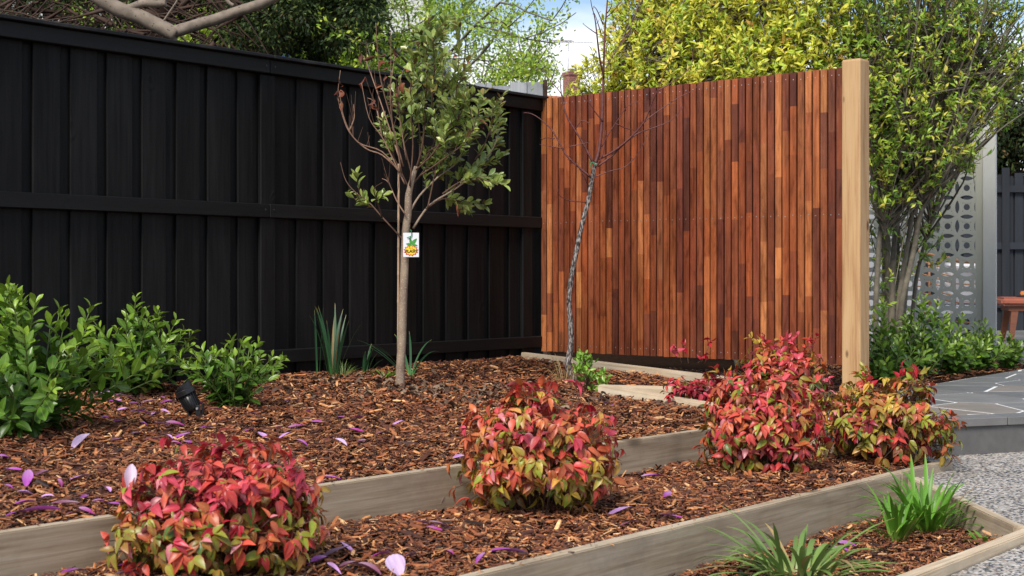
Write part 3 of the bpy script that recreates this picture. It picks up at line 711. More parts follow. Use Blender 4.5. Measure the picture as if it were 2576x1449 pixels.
nandina(0.11, 4.98, 0.255, 0.405, 740, ((CRIM, CORAL, PINK, ORG, YEL), (3, 4, 3, 4, 1)), ((ORG, CORAL, YEL, LIME, CRIM), (5, 4, 3, 2, 1)), ((LIME, YEL, ORG, CORAL, CRIM), (4, 3, 3, 1, 1)), 'orange and coral dome-shaped bush at bottom centre overhanging the sleeper', 42, sprigs=1)
nandina(1.07, 6.00, 0.24, 0.36, 650, ((CORAL, PINK, CRIM, ORG, OLV), (5, 3, 2, 4, 2)), ((CORAL, CRIM, PINK, MAR, ORG, OLV), (4, 3, 2, 1, 3, 2)), ((CRIM, GRN, LIME, CORAL, MAR, OLV), (3, 3, 3, 2, 1, 2)), 'large red and coral bush in the middle bed, right of centre', 43, sprigs=3)
nandina(1.40, 7.25, 0.25, 0.34, 560, ((PINK, YEL, CORAL, ORG, CRIM), (3, 4, 4, 3, 2)), ((YEL, CORAL, CRIM, GRN, PINK), (2, 3, 3, 3, 2)), ((CRIM, PINK, GRN, MAR), (4, 3, 2, 2)), 'pink and yellowish bush behind the large red one, below the slat screen', 44, sprigs=12)
nandina(0.955, 7.36, 0.15, 0.27, 120, ((PINK, CRIM, CORAL, YEL), (4, 3, 2, 2)), ((PINK, CRIM, MAR), (3, 3, 2)), ((PINK, MAR, OLV), (2, 2, 1)), 'small sparse pink bush in the pointed timber corner', 45, sprigs=4, nobj=250, leaf=(0.03, 0.048))
nandina(1.70, 6.33, 0.265, 0.345, 650, ((OLV, YEL, LIME, ORG, CRIM, CORAL), (3, 4, 3, 3, 3, 2)), ((OLV, CORAL, MAR, CRIM, LIME), (3, 3, 3, 3, 2)), ((OLV, GRN, LIME, MAR, CORAL), (3, 4, 3, 2, 2)), 'olive, yellow and red bush beside the grey stone step', 46, sprigs=10)

# --- glossy green shrubs
def glossy(x, y, z0, rx, h, nst_, label, seedn, leaf=(0.05, 0.085), nobj=300, lean=(0, 0), bright=1.0, group='glossy green shrubs'):
    r = np.random.default_rng(seedn); base = np.array((x, y, z0)); root = empty('green_shrub', (x, y, z0)); tag(root, label, 'shrub', group)
    pos, ax, nr, sc, col = [], [], [], [], []; st = MB()
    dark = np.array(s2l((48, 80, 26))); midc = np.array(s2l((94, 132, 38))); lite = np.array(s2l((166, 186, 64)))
    for k in range(nst_):
        an = r.uniform(0, 2*np.pi); tl = r.uniform(0.05, 1.0)**0.7; rad = rx*tl*r.uniform(.75, 1.12); hh = h*(1.0-0.62*tl**1.6)*r.uniform(.62, 1.05)
        tip = base+np.array((math.cos(an)*rad+lean[0]*hh, math.sin(an)*rad+lean[1]*hh, hh)); m1 = base+np.array((math.cos(an)*rad*.45, math.sin(an)*rad*.45, hh*.42))+r.normal(0, .012, 3)
        path = smooth_path([Vector(base+np.array((math.cos(an)*.03, math.sin(an)*.03, 0))), Vector(m1), Vector(tip)], 5)
        st.tube([p-Vector(base) for p in path], np.linspace(.0045, .0018, len(path)), 5, False)
        ln = sum((path[i+1]-path[i]).length for i in range(len(path)-1)); nn = max(4, int(ln/0.034)); ph = r.uniform(0, 6.28)
        for j in range(nn):
            t = 0.18+0.82*j/(nn-1); fi = t*(len(path)-1); i0 = min(int(fi), len(path)-2); p = path[i0].lerp(path[i0+1], fi-i0); d = np.array((path[i0+1]-path[i0]).normalized())
            for sgn in (0, math.pi):
                if r.uniform() < 0.12: continue
                a = ph+j*1.57+sgn; u = nrm(np.cross(d, np.array((.31, .2, .9)))[None])[0]; w = np.cross(d, u); rd = u*math.cos(a)+w*math.sin(a)
                up = 0.5+0.9*t*t
                pos.append(np.array(p)+rd*.003); ax.append(rd+d*up+r.normal(0, .15, 3)); nr.append(d*.8-rd*0.45+SV*.5+r.normal(0, .22, 3))
                s_ = r.uniform(*leaf)*(1.0-0.45*max(0, t-.8)/.2)*(0.8+0.2*min(1, t*2)); sc.append(s_)
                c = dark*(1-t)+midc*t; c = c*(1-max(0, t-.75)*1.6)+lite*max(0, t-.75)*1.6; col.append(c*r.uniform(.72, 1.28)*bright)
    pos, ax, nr, sc, col = map(np.array, (pos, ax, nr, sc, col)); tag(st.build('stems', M_greenstem, root), kind='stuff')
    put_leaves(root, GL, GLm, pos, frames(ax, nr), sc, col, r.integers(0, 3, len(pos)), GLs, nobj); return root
zz = zfield(-1.83, 5.5)
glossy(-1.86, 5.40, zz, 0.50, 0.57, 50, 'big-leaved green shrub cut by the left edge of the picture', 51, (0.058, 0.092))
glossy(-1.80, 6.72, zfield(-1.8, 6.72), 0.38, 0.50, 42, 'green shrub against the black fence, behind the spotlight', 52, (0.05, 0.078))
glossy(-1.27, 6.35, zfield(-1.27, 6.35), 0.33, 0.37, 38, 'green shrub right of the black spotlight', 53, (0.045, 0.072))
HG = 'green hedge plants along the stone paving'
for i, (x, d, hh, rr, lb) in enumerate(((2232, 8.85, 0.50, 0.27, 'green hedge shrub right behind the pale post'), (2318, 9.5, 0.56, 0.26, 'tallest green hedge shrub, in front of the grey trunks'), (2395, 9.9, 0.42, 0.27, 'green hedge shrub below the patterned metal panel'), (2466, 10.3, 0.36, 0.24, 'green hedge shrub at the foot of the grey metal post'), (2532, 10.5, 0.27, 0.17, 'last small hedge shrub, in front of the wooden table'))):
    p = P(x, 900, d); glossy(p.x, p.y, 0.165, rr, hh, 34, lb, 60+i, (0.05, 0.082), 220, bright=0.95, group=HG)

# --- strap-leaved clumps: every blade its own part
def blademat(name, c0, c1, rough=0.45):
    m, nt, b, out = new_mat(name); lf = nt.nodes.new("ShaderNodeAttribute"); lf.attribute_name = "lf"; sp = nt.nodes.new("ShaderNodeSeparateColor"); nt.links.new(lf.outputs['Color'], sp.inputs[0])
    oi = nt.nodes.new("ShaderNodeObjectInfo"); r = ramp(nt, sp.outputs[0], [(0.0, c1), (0.25, c0), (0.9, c0), (1.0, s2l((170, 160, 90)))])
    v = ramp(nt, oi.outputs['Random'], [(0, (.7, .72, .7)), (1, (1.3, 1.25, 1.2))]); nt.links.new(mixc(nt, 1.0, r.outputs[0], v.outputs[0], 'MULTIPLY'), b.inputs['Base Color']); b.inputs['Roughness'].default_value = rough
    tr = nt.nodes.new("ShaderNodeBsdfTranslucent"); nt.links.new(r.outputs[0], tr.inputs[0]); ms = nt.nodes.new("ShaderNodeMixShader"); ms.inputs[0].default_value = 0.2
    nt.links.new(b.outputs[0], ms.inputs[1]); nt.links.new(tr.outputs[0], ms.inputs[2]); nt.links.new(ms.outputs[0], out.inputs[0]); return m
M_blade1 = blademat('fresh_blade', s2l((92, 140, 40)), s2l((150, 178, 78))); M_blade2 = blademat('dull_blade', s2l((118, 146, 74)), s2l((166, 178, 110))); M_blade3 = blademat('dark_blade', s2l((46, 86, 52)), s2l((70, 124, 58)))
M_straw = blademat('straw_blade', s2l((160, 138, 92)), s2l((150, 130, 88)))
def blade(root, p0, yaw, L, w, up, droop, mat, side=0.0):
    n = 8; V = []; Lf = []; p = np.array(p0, float); el = up; d2 = np.array((math.cos(yaw), math.sin(yaw), 0)); s_ = np.array((-math.sin(yaw), math.cos(yaw), 0))
    for i in range(n+1):
        t = i/n; ww = w*(0.75+0.25*math.sin(math.pi*t))*(1 if t < .7 else max(.04, 1-((t-.7)/.3)**1.6))/2
        dirv = d2*math.cos(el)+np.array((0, 0, 1))*math.sin(el); nv = np.cross(s_, dirv)
        for k in (-1, 0, 1): V.append(p+s_*(ww*k)+nv*(0.3*ww*abs(k))*-1); Lf.append((t, abs(k), 0))
        p = p+dirv*(L/n)+s_*side*L/n*t; el -= droop/n*(0.4+1.2*t)
    F = [(i*3+j, i*3+j+1, i*3+j+4, i*3+j+3) for i in range(n) for j in range(2)]
    return link('blade', np_mesh('blade', np.array(V), np.array(F), mat, lf=np.array(Lf)), root)
def clump(name, x, y, z, label, cat, n, L, w, up, droop, mat, spread, seedn, group=None, yawf=None):
    random.seed(seedn); root = empty(name, (x, y, z)); tag(root, label, cat, group)
    for k in range(n):
        yaw = random.uniform(0, 2*math.pi) if yawf is None else yawf(); rr = spread*math.sqrt(random.random())
        blade(root, (rr*math.cos(yaw), rr*math.sin(yaw), -0.005), yaw+random.uniform(-.4, .4), random.uniform(*L), random.uniform(*w), random.uniform(*up), random.uniform(*droop), mat if random.random() > 0.06 else M_straw, random.uniform(-.2, .2))
    return root
SG = 'strappy grass clumps in the lowest bed'
p = P(2330, 1340, 5.25); clump('grass_clump', p.x, p.y, zfield(p.x, p.y), 'upright bright green strappy clump at the right end of the lowest bed', 'grass clump', 90, (0.16, 0.30), (0.012, 0.019), (0.55, 1.45), (0.4, 1.9), M_blade1, 0.08, 71, SG)
p = P(2255, 1345, 5.1); clump('grass_clump', p.x, p.y, zfield(p.x, p.y), 'smaller bright clump just left of the upright strappy clump', 'grass clump', 26, (0.14, 0.25), (0.010, 0.016), (0.7, 1.4), (0.4, 1.7), M_blade1, 0.05, 72, SG)
p = P(2010, 1450, 4.45); clump('grass_clump', p.x, p.y, zfield(p.x, p.y), 'spreading dull green strappy clump cut by the bottom edge', 'grass clump', 95, (0.18, 0.33), (0.012, 0.019), (0.15, 1.05), (0.5, 1.7), M_blade2, 0.11, 73, SG)
p = P(2480, 1385, 4.85); clump('weed_tuft', p.x, p.y, zfield(p.x, p.y), 'little green weed in the corner of the lowest bed', 'weed', 10, (0.04, 0.07), (0.014, 0.02), (0.3, 0.9), (0.3, 1.0), M_blade1, 0.03, 74)
p = P(838, 955, 7.75); BG_ = 'daffodil-like leaf clumps by the black fence'
clump('bulb_leaves', p.x, p.y, zfield(p.x, p.y), 'tall dark green strap leaves standing against the black fence', 'bulb plant', 14, (0.30, 0.42), (0.012, 0.018), (1.25, 1.52), (0.0, 0.45), M_blade3, 0.03, 75, BG_)
p = P(800, 950, 7.8); clump('bulb_leaves', p.x, p.y, zfield(p.x, p.y), 'single thin strap leaf left of the tall strap leaves', 'bulb plant', 2, (0.36, 0.39), (0.011, 0.014), (1.45, 1.55), (0.0, 0.1), M_blade3, 0.01, 76, BG_)
p = P(1030, 955, 7.95); clump('bulb_leaves', p.x, p.y, zfield(p.x, p.y), 'arching strap leaves behind the tagged tree trunk', 'bulb plant', 8, (0.26, 0.40), (0.012, 0.017), (0.7, 1.2), (0.2, 1.2), M_blade3, 0.03, 77, BG_, yawf=lambda: random.choice((math.pi, math.pi, 1.3))+random.uniform(-.5, .5))
p = P(915, 942, 8.0); clump('bulb_leaves', p.x, p.y, zfield(p.x, p.y), 'short broad strap leaves between the tall strap leaves and the trunk', 'bulb plant', 5, (0.12, 0.19), (0.016, 0.022), (1.0, 1.4), (0.2, 1.3), M_blade3, 0.04, 78, BG_)
p = P(860, 950, 7.75); clump('weed_tuft', p.x, p.y, zfield(p.x, p.y), 'fine yellow-green tuft beside the tall strap leaves', 'weed', 40, (0.06, 0.11), (0.002, 0.004), (0.7, 1.5), (0.2, 1.0), M_blade2, 0.04, 79)
p = P(1420, 955, 8.05); clump('dry_grass', p.x, p.y, zfield(p.x, p.y), 'dry wispy grass at the foot of the bare sapling', 'grass', 46, (0.08, 0.22), (0.002, 0.004), (0.7, 1.5), (0.3, 1.6), M_straw, 0.06, 80)
p = P(965, 945, 7.9); clump('weed_tuft', p.x, p.y, zfield(p.x, p.y), 'low green weed left of the tagged tree trunk', 'weed', 24, (0.04, 0.07), (0.008, 0.012), (0.5, 1.4), (0.2, 0.8), M_blade1, 0.06, 81)
p = P(1395, 1130, 5.9)
# small light-green seedling shrub by the sapling
r = np.random.default_rng(90); b = P(1478, 990, 7.75); b.z = zfield(b.x, b.y); root = empty('seedling_shrub', b); tag(root, 'light green small-leaved seedling shrub right of the bare sapling', 'shrub')
st = MB(); pos, ax, nr, sc = [], [], [], []
for cx, cy in ((620, 400), (560, 440), (660, 520), (600, 520), (540, 600), (680, 640), (600, 730), (690, 780), (880, 620), (890, 740), (760, 860), (640, 450), (700, 480), (590, 580), (740, 720), (900, 800)):
    q = P(1354+cx*.1823, 825.6+cy*.1823, 7.75+r.uniform(-.12, .12)); st.tube([Vector((0, 0, 0)), (q-b)*.5+Vector((0.01, 0, 0.01)), q-b], 0.0018, 4, False)
    for j in range(16):
        v = rvec(r, 1)[0]*.7+np.array((0, 0, .7)); pos.append(np.array(q)+r.normal(0, .012, 3)); ax.append(v); nr.append(rvec(r, 1)[0]+np.array((0, -.4, .4))); sc.append(r.uniform(.025, .042))
n = len(pos); col = pick(r, ((128, 168, 60), (104, 150, 48), (150, 184, 84)), (1, 1, 1), n)*r.uniform(.8, 1.15, (n, 1))
st.build('stems', M_stem, root)['kind'] = 'stuff'
put_leaves(root, GL, GLm, np.array(pos), frames(np.array(ax), np.array(nr)), np.array(sc), col, r.integers(0, 3, n), GLs, 300)

# ------------------------------------------------------------------ tagged ficus tree
def F_(cx, cy, d): return P(825.6+cx*.4102, 33+cy*.4102, d)
r = np.random.default_rng(91); random.seed(91); FD = 7.55
fb = P(1008, 972, FD); fb.z = zfield(fb.x, fb.y)
ficus = empty('young_tree', fb); tag(ficus, 'young leafy green tree with a plant tag hanging on its trunk', 'tree')
tp = [P(1008, 990, FD), P(1007, 930, FD), P(1011, 860, FD), P(1013, 780, FD), P(1017, 690, FD), P(1019, 620, FD), P(1022, 570, FD), F_(490, 1230, FD), F_(492, 1130, FD), F_(510, 1040, FD), F_(540, 940, FD)]
mm = MB(); pth = smooth_path(tp, 4); mm.tube([p-fb for p in pth], np.interp(np.linspace(0, 1, len(pth)), [0, .1, .55, .8, 1], [.027, .0235, .0215, .019, .011]), 14, wob=0.03); mm.build('trunk', M_ficust, ficus)
live = [[(490, 1240), (560, 1120), (680, 1000), (800, 900), (860, 700), (840, 400)], [(500, 1060), (520, 800), (500, 500), (555, 200), (548, 110)], [(540, 950), (580, 800), (600, 500), (605, 250), (615, 10)],
        [(530, 980), (640, 820), (690, 600), (705, 350), (717, 40)], [(540, 960), (650, 850), (760, 650), (800, 300), (808, 70)], [(520, 1320), (620, 1180), (760, 1090), (880, 1000), (980, 880), (1040, 750), (1062, 520)],
        [(610, 1195), (650, 1000), (668, 850), (670, 660)], [(560, 1000), (700, 900), (830, 800), (900, 680), (932, 560)], [(600, 1200), (700, 1140), (790, 1150), (850, 1200)], [(500, 1080), (430, 940), (370, 800), (330, 640)],
        [(520, 1020), (470, 820), (440, 640), (430, 520)], [(560, 930), (560, 720), (530, 560), (520, 400)], [(600, 860), (730, 760), (820, 600), (850, 480)], [(480, 1100), (560, 1000), (620, 930), (720, 880), (790, 770)],
        [(700, 1110), (800, 1040), (900, 1010), (985, 1030)], [(460, 1390), (330, 1250), (250, 1160), (180, 1110), (110, 1030), (75, 915)], [(620, 700), (640, 520), (650, 330), (640, 150)], [(760, 660), (770, 480), (780, 330)],
        [(900, 900), (960, 800), (1000, 680), (1010, 560)], [(330, 1255), (300, 1150), (280, 1080), (330, 1040)]]
dead = [[(430, 960), (330, 870), (230, 830), (130, 730), (80, 600), (60, 500), (75, 350)], [(440, 980), (330, 850), (180, 790), (100, 650), (68, 480)], [(470, 1050), (400, 900), (330, 760), (250, 640), (205, 430)], [(450, 980), (400, 700), (320, 400), (292, 60)],
        [(460, 940), (390, 650), (385, 380), (385, 110)], [(440, 900), (340, 600), (250, 340), (215, 260)], [(480, 900), (430, 560), (450, 380), (480, 330)], [(470, 1230), (420, 1150), (370, 1040), (330, 1015)], [(130, 720), (160, 640), (155, 560)],
        [(330, 760), (290, 560), (240, 520)], [(400, 720), (380, 500), (410, 250)]]
pos, ax, nr, sc, wt = [], [], [], [], []; twigs = MB()
def dpath(pl, d, drift, k=4):
    n = len(pl); return smooth_path([F_(x, y, d+drift*i/(n-1)) for i, (x, y) in enumerate(pl)], k)
def leaf_at(p, d, t, lo, hi):
    v = rvec(r, 1)[0]; v = v-d*np.dot(v, d); v = v/np.linalg.norm(v); pos.append(np.array(p)+v*.004); ax.append(v*r.uniform(.5, 1)+d*r.uniform(.5, 1.1)+np.array((0, 0, r.uniform(-.15, .3)))); nr.append(d*.6-v*.4+rvec(r, 1)[0]*.45+SV*.9); sc.append(r.uniform(lo, hi)); wt.append(t)
for bi, pl in enumerate(live):
    path = dpath(pl, FD+r.uniform(-.03, .03), r.uniform(-.34, .30)); L = sum((path[i+1]-path[i]).length for i in range(len(path)-1))
    mm = MB(); mm.tube([p-fb for p in path], np.linspace(.0068 if bi in (0, 2, 5) else .0048, .0016, len(path)), 7, wob=.04); mm.build('branch', M_ficust if bi in (0, 5) else M_stem, ficus)
    sparse = bi in (15, 19)
    nn = int(L/(0.045 if sparse else 0.018))
    for j in range(nn):
        t = r.uniform(.42 if not sparse else .3, 1.0 if not sparse else .72); fi = t*(len(path)-1); i0 = min(int(fi), len(path)-2); p = path[i0].lerp(path[i0+1], fi-i0); d = np.array((path[i0+1]-path[i0]).normalized())
        leaf_at(p, d, t, .038, .062)
    for j in range(int(L*(13 if not sparse else 4))):
        t = r.uniform(.25, .85); fi = t*(len(path)-1); i0 = min(int(fi), len(path)-2); p = path[i0].lerp(path[i0+1], fi-i0); d = np.array((path[i0+1]-path[i0]).normalized())
        q = nrm((rvec(r, 1)[0]*.8+d*.7+np.array((0, 0, .5)))[None])[0]; l = r.uniform(.06, .2); tip = np.array(p)+q*l
        twigs.tube([p-fb, Vector(tip)-fb], [.0022, .0012], 4, False)
        for k in range(int(l/.016)+2):
            tt = r.uniform(.25, 1); leaf_at(np.array(p)+q*l*tt, q, t*.7+.3*tt, .038, .062)
for pl in dead:
    path = dpath(pl, FD+r.uniform(-.05, .05), r.uniform(-.3, .3)); mm = MB(); mm.tube([p-fb for p in path], np.linspace(.0048, .0015, len(path)), 6, wob=.06); mm.build('bare_branch', M_pale, ficus)
    for j in range(5):
        t = r.uniform(.35, .9); i0 = int(t*(len(path)-2)); p = path[i0]; twigs.tube([p-fb, p-fb+Vector((r.uniform(-.05, .03), r.uniform(-.04, .04), r.uniform(.06, .16)))], [.002, .0011], 4, False)
tag(twigs.build('twigs', M_stem, ficus), kind='stuff')
n = len(pos); sc = np.array(sc); wt = np.array(wt); col = pick(r, ((142, 162, 82), (156, 172, 90), (116, 140, 70), (172, 182, 98), (186, 190, 110)), (4, 4, 3, 2, 1), n)*r.uniform(.8, 1.2, (n, 1))
top = (np.array(pos)[:, 2] > 1.75)[:, None]; col = np.where(top & (r.uniform(0, 1, (n, 1)) < .5), pick(r, ((128, 138, 70), (110, 122, 56), (142, 120, 66)), (2, 2, 1), n), col)
br = r.uniform(0, 1, (n, 1)) < 0.04; col = np.where(br, pick(r, ((78, 44, 30), (96, 58, 36)), (1, 1), n), col)
put_leaves(ficus, FL, FLm, np.array(pos), frames(np.array(ax), np.array(nr)), sc, col, r.integers(0, 3, n), FLs, 300)
dpos = [(285, 215), (345, 250), (365, 310), (360, 390), (280, 530), (300, 440), (200, 245), (220, 290), (75, 420), (95, 445), (85, 480), (75, 470), (85, 540), (195, 428), (225, 390), (355, 330), (480, 335), (420, 490), (445, 450), (470, 430), (555, 150), (600, 70), (560, 90), (780, 250), (860, 290), (845, 390), (940, 670), (965, 660), (925, 640), (800, 740), (310, 480), (270, 560), (410, 215), (530, 260), (790, 1170), (820, 1200), (300, 200), (350, 305)]
dp = np.array([tuple(F_(x, y, FD+r.uniform(-.15, .15))) for x, y in dpos]); n = len(dp)
put_leaves(ficus, DL, DLm, dp, frames(rvec(r, n)+np.array((0, 0, -.6)), rvec(r, n)), r.uniform(.04, .06, n), pick(r, ((122, 64, 44), (96, 52, 40), (146, 88, 60)), (2, 2, 1), n), r.integers(0, 2, n), DLs, 300, 'dry_leaf')
# stake
mm = MB(); kp = []; kr = []
for i in range(9):
    t = i/8; p = P(1001.5, 965, FD+.02).lerp(P(1003, 415, FD+.035), t); 
    for dz, rr in ((-.006, .0062), (0, .0074), (.006, .0064)): kp.append(p+Vector((0, 0, dz))); kr.append(rr)
sb = P(1001.5, 975, FD+.02); sb.z = zfield(sb.x, sb.y); stake = mm.tube([p-sb for p in [sb-Vector((0, 0, .03))]+kp], [.0064]+kr, 10).build('bamboo_stake', M_cane, None, sb)
tag(stake, 'thin tan bamboo stake standing beside the tagged tree trunk', 'stake')
# tag
def flat(name, pts2, mat, parent, y): 
    mm = MB(); mm.v = [(x, y, z) for x, z in pts2]; mm.face(list(range(len(pts2)))); return mm.build(name, mat, parent)
tagc = P(1034, 616, FD-.05); tw, thh = 0.084, 0.130
troot = empty('plant_tag', tagc, R(4)); tag(troot, 'white plant tag with green leaves and a yellow and red burst reading FLASH', 'plant tag')
mm = MB(); mm.box((-tw/2, 0, -thh/2), (tw/2, .0008, thh/2)); mm.build('card', plain('white_card', (.75, .75, .77), .4, 0, .02, 5, 0), troot)
Mred = plain('print_red', s2l((206, 52, 28)), .4, 0, .04); Myel = plain('print_yellow', s2l((244, 206, 40)), .4, 0, .04); Mpg = plain('print_green', s2l((70, 146, 52)), .4, 0, .2, 60, 0); Mblk = plain('print_black', (.01, .01, .012), .4, 0, 0); Mor = plain('print_brown', s2l((150, 70, 20)), .4, 0, 0)
def burst(rx, rz, n, inner, ph): return [((rx if k % 2 == 0 else rx*inner)*math.cos(math.pi*k/n+ph), (rz if k % 2 == 0 else rz*inner)*math.sin(math.pi*k/n+ph)-.030) for k in range(2*n)]
bst = flat('burst', burst(.0415, .032, 13, .76, .1), Mred, troot, -.0012); bce = flat('burst_centre', burst(.0335, .025, 13, .80, .1), Myel, troot, -.0018); bce.parent = bst
for (x, z, a, L) in ((.001, .002, 100, .036), (.003, .004, 48, .042), (.002, .002, 172, .030), (.004, .001, -8, .032), (-.003, -.002, 235, .016)):
    a = R(a); c, s_ = math.cos(a), math.sin(a); q = [(t*L, .34*L*math.sin(math.pi*t**.8)*sg/2*1.25) for sg, ts in ((1, (0, .2, .45, .7, .9)), (-1, (1, .9, .7, .45, .2))) for t in ts]
    flat('leaf_print', [(x+u*c-v*s_, z+u*s_+v*c) for u, v in q], Mpg, troot, -.0024-.0002*abs(z)*100)
def text(body, size, x, z, mat, parent, y, shear=0.0, bold=0.0):
    cu = bpy.data.curves.new('lettering', 'FONT'); cu.body = body; cu.size = size; cu.align_x = 'CENTER'; cu.align_y = 'CENTER'; cu.shear = shear; cu.offset = bold; cu.resolution_u = 3
    t = bpy.data.objects.new('tmp', cu); C.objects.link(t); dg = bpy.context.evaluated_depsgraph_get(); me = bpy.data.meshes.new_from_object(t.evaluated_get(dg)); bpy.data.objects.remove(t)
    me.materials.clear(); me.materials.append(mat); o = link('lettering', me, parent); o.location = (x, y, z); o.rotation_euler = (R(90), R(-4), 0); return o
text('FLASH', .0225, 0, -.034, Mblk, bst, -.0034, .18, .0006); text('FICUS', .0085, 0, -.0175, Mor, bst, -.0034, .1)
mm = MB(); mm.tube(smooth_path([(-.004, .02, thh/2+.016), (.000, -.006, thh/2+.012), (.003, -.006, thh/2-.004), (.000, -.006, thh/2-.018), (-.022, -.006, thh/2-.026)], 4), .0022, 6); mm.tube(smooth_path([(.000, -.006, thh/2-.018), (-.010, -.006, thh/2-.036)], 3), .0022, 6); mm.build('tie', M_tie, troot)

# ------------------------------------------------------------------ bare sapling
def B_(cx, cy, d): return P(1255+cx*.4102, cy*.4102, d)
BD = 8.15; random.seed(12); bb = P(1441, 946, BD); bb.z = zfield(bb.x, bb.y)
sap = empty('bare_sapling', bb); tag(sap, 'bare leaning sapling with dark banded trunk before the slat screen', 'tree')
tp = [P(1447, 962, BD), P(1441, 946, BD), P(1431, 930, BD), P(1428, 912, BD), P(1433, 890, BD), P(1437, 850, BD), P(1434, 800, BD), P(1432, 747, BD), P(1438, 693, BD), P(1450, 632, BD), P(1462, 575, BD), P(1480, 504, BD), P(1489, 451, BD), P(1498, 410, BD)]
up = [P(1498, 410, BD), P(1506, 381, BD), P(1512.6, 328, BD), P(1516, 267, BD), P(1517.5, 205, BD), P(1519.6, 135, BD-.02), P(1522, 74, BD-.03), P(1528, 0, BD-.05), P(1531, -60, BD-.05)]
mm = MB(); pth = smooth_path(tp, 4); mm.tube([p-bb for p in pth], np.interp(np.linspace(0, 1, len(pth)), [0, .15, .6, 1], [.026, .019, .0155, .0125]), 12, wob=.05); mm.build('trunk', M_band, sap)
mm = MB(); pth = smooth_path(up, 4); mm.tube([p-bb for p in pth], np.linspace(.0115, .003, len(pth)), 9, wob=.04); mm.build('leader', M_redtwig, sap)
brs = [[(580, 1000), (505, 860), (420, 720), (395, 630), (385, 580), (330, 510), (250, 420)], [(560, 1085), (430, 970), (390, 910), (340, 820), (310, 780), (240, 720), (190, 695), (150, 692)], [(615, 975), (700, 930), (800, 850), (890, 750), (935, 640), (970, 560), (1030, 410), (1050, 360)],
       [(890, 750), (950, 700), (1100, 600), (1180, 560), (1250, 505)], [(970, 560), (1100, 480), (1180, 400), (1190, 310)], [(605, 1020), (690, 960), (760, 890), (850, 820), (960, 780), (1060, 735), (1130, 655)], [(590, 1085), (680, 1050), (770, 1025), (840, 960), (890, 880), (910, 830)],
       [(535, 1240), (430, 1230), (380, 1205), (355, 1175)], [(645, 480), (620, 370), (605, 250), (590, 120), (570, 40), (560, -20)], [(655, 420), (700, 340), (780, 220), (830, 120), (865, -10)], [(630, 900), (680, 810), (740, 720), (790, 650), (870, 620)],
       [(640, 745), (600, 700), (560, 640), (500, 560), (465, 390)], [(605, 210), (560, 180), (515, 145)], [(640, 150), (600, 60), (580, 40)], [(655, 110), (700, 70), (755, 5)], [(400, 640), (420, 580), (450, 560)], [(775, 680), (770, 600), (770, 530)], [(590, 1030), (640, 940), (655, 800)],
       [(340, 850), (290, 845), (260, 860)], [(390, 910), (330, 900), (255, 885)], [(550, 1140), (520, 1080), (460, 990), (415, 980)], [(385, 590), (378, 520), (380, 470)], [(720, 760), (790, 790), (850, 800)], [(430, 900), (500, 885), (560, 870)], [(665, 80), (690, 40), (692, 0)], [(625, 200), (600, 120), (585, 80)], [(470, 790), (510, 740), (560, 760)]]
for i, pl in enumerate(brs):
    n = len(pl); dr = random.uniform(-.28, .12); path = smooth_path([B_(x, y, BD+dr*k/(n-1)-.01) for k, (x, y) in enumerate(pl)], 4); big = i in (0, 1, 2, 5, 8)
    mm = MB(); mm.tube([p-bb for p in path], np.linspace(.0068 if big else .0036, .0012, len(path)), 7, wob=.06)
    for k in range(3, len(path), 4):
        q = path[k]-bb; mm.tube([q, q+Vector((random.uniform(-.02, .02), random.uniform(-.02, .02), random.uniform(-.002, .022)))], [.0015, .0009], 4)
    mm.build('branch', M_redtwig, sap)
mm = MB(); tb = P(1497, 413, BD-.02)
mm.tube(smooth_path([(0, 0, 0), (-.012, -.01, .012), (-.026, -.012, .004), (-.034, -.012, .028)], 3), .0022, 5); mm.tube(smooth_path([(-.026, -.012, .004), (-.032, -.012, -.03)], 3), .0022, 5); mm.tube(smooth_path([(0.018, .0, .004), (.012, -.018, .0), (-.004, -.02, -.002), (-.012, -.01, .012)], 3), .0022, 5)
tag(mm.build('plant_tie', M_tie, None, tb), 'small bright green tie knotted on the bare sapling', 'plant tie')

# ------------------------------------------------------------------ spotlight
sp0 = P(491, 1074, 6.05); sp0.z = zfield(sp0.x, sp0.y)+.012
spot = empty('garden_spotlight', sp0); tag(spot, 'black garden spotlight tilted up in the mulch between green shrubs', 'spotlight')
axd = Vector((-.40, -.10, .86)).normalized(); cb = Vector((-.002, 0, .012)); ux = axd.cross(Vector((0, 1, 0))).normalized(); uy = axd.cross(ux)
mm = MB(); mm.tube([cb+axd*t for t in (0, .012, .014, .085)], [.022, .030, .031, .036], 20); body_ = mm.build('body', M_plastic, spot)
mm = MB()
for k in range(20):
    a = 2*math.pi*k/20; d = ux*math.cos(a)+uy*math.sin(a); t = d.cross(axd)
    n = len(mm.v)
    for h, r0 in ((.016, .030), (.083, .035)):
        for sg in (-1, 1):
            for rr in (r0-.002, r0+.006): mm.v.append(tuple(cb+axd*h+d*rr+t*(sg*.0012)))
    for q in ((0, 1, 5, 4), (3, 2, 6, 7), (1, 3, 7, 5), (4, 5, 7, 6), (0, 2, 3, 1)): mm.face([n+i for i in q])
mm.build('cooling_fins', M_plastic, body_)
mm = MB(); n = 24
for k in range(n):     # collar and slanted glare hood
    a = 2*math.pi*k/n; d = ux*math.cos(a)+uy*math.sin(a); hd = .104+.030*(0.5+0.5*d.dot(Vector((.75, .3, .5)).normalized()))
    for rr, h in ((.037, .080), (.0435, .084), (.0435, .104), (.040, .106), (.041, hd+.004), (.038, hd+.004), (.036, .100), (.0, .098)): mm.v.append(tuple(cb+d*rr+axd*h))
for k in range(n):
    for j in range(7): a = k*8+j; b2 = ((k+1) % n)*8+j; mm.face([a, b2, b2+1, a+1], sm=False)
mm.build('hood', M_plastic, spot)
mm = MB()
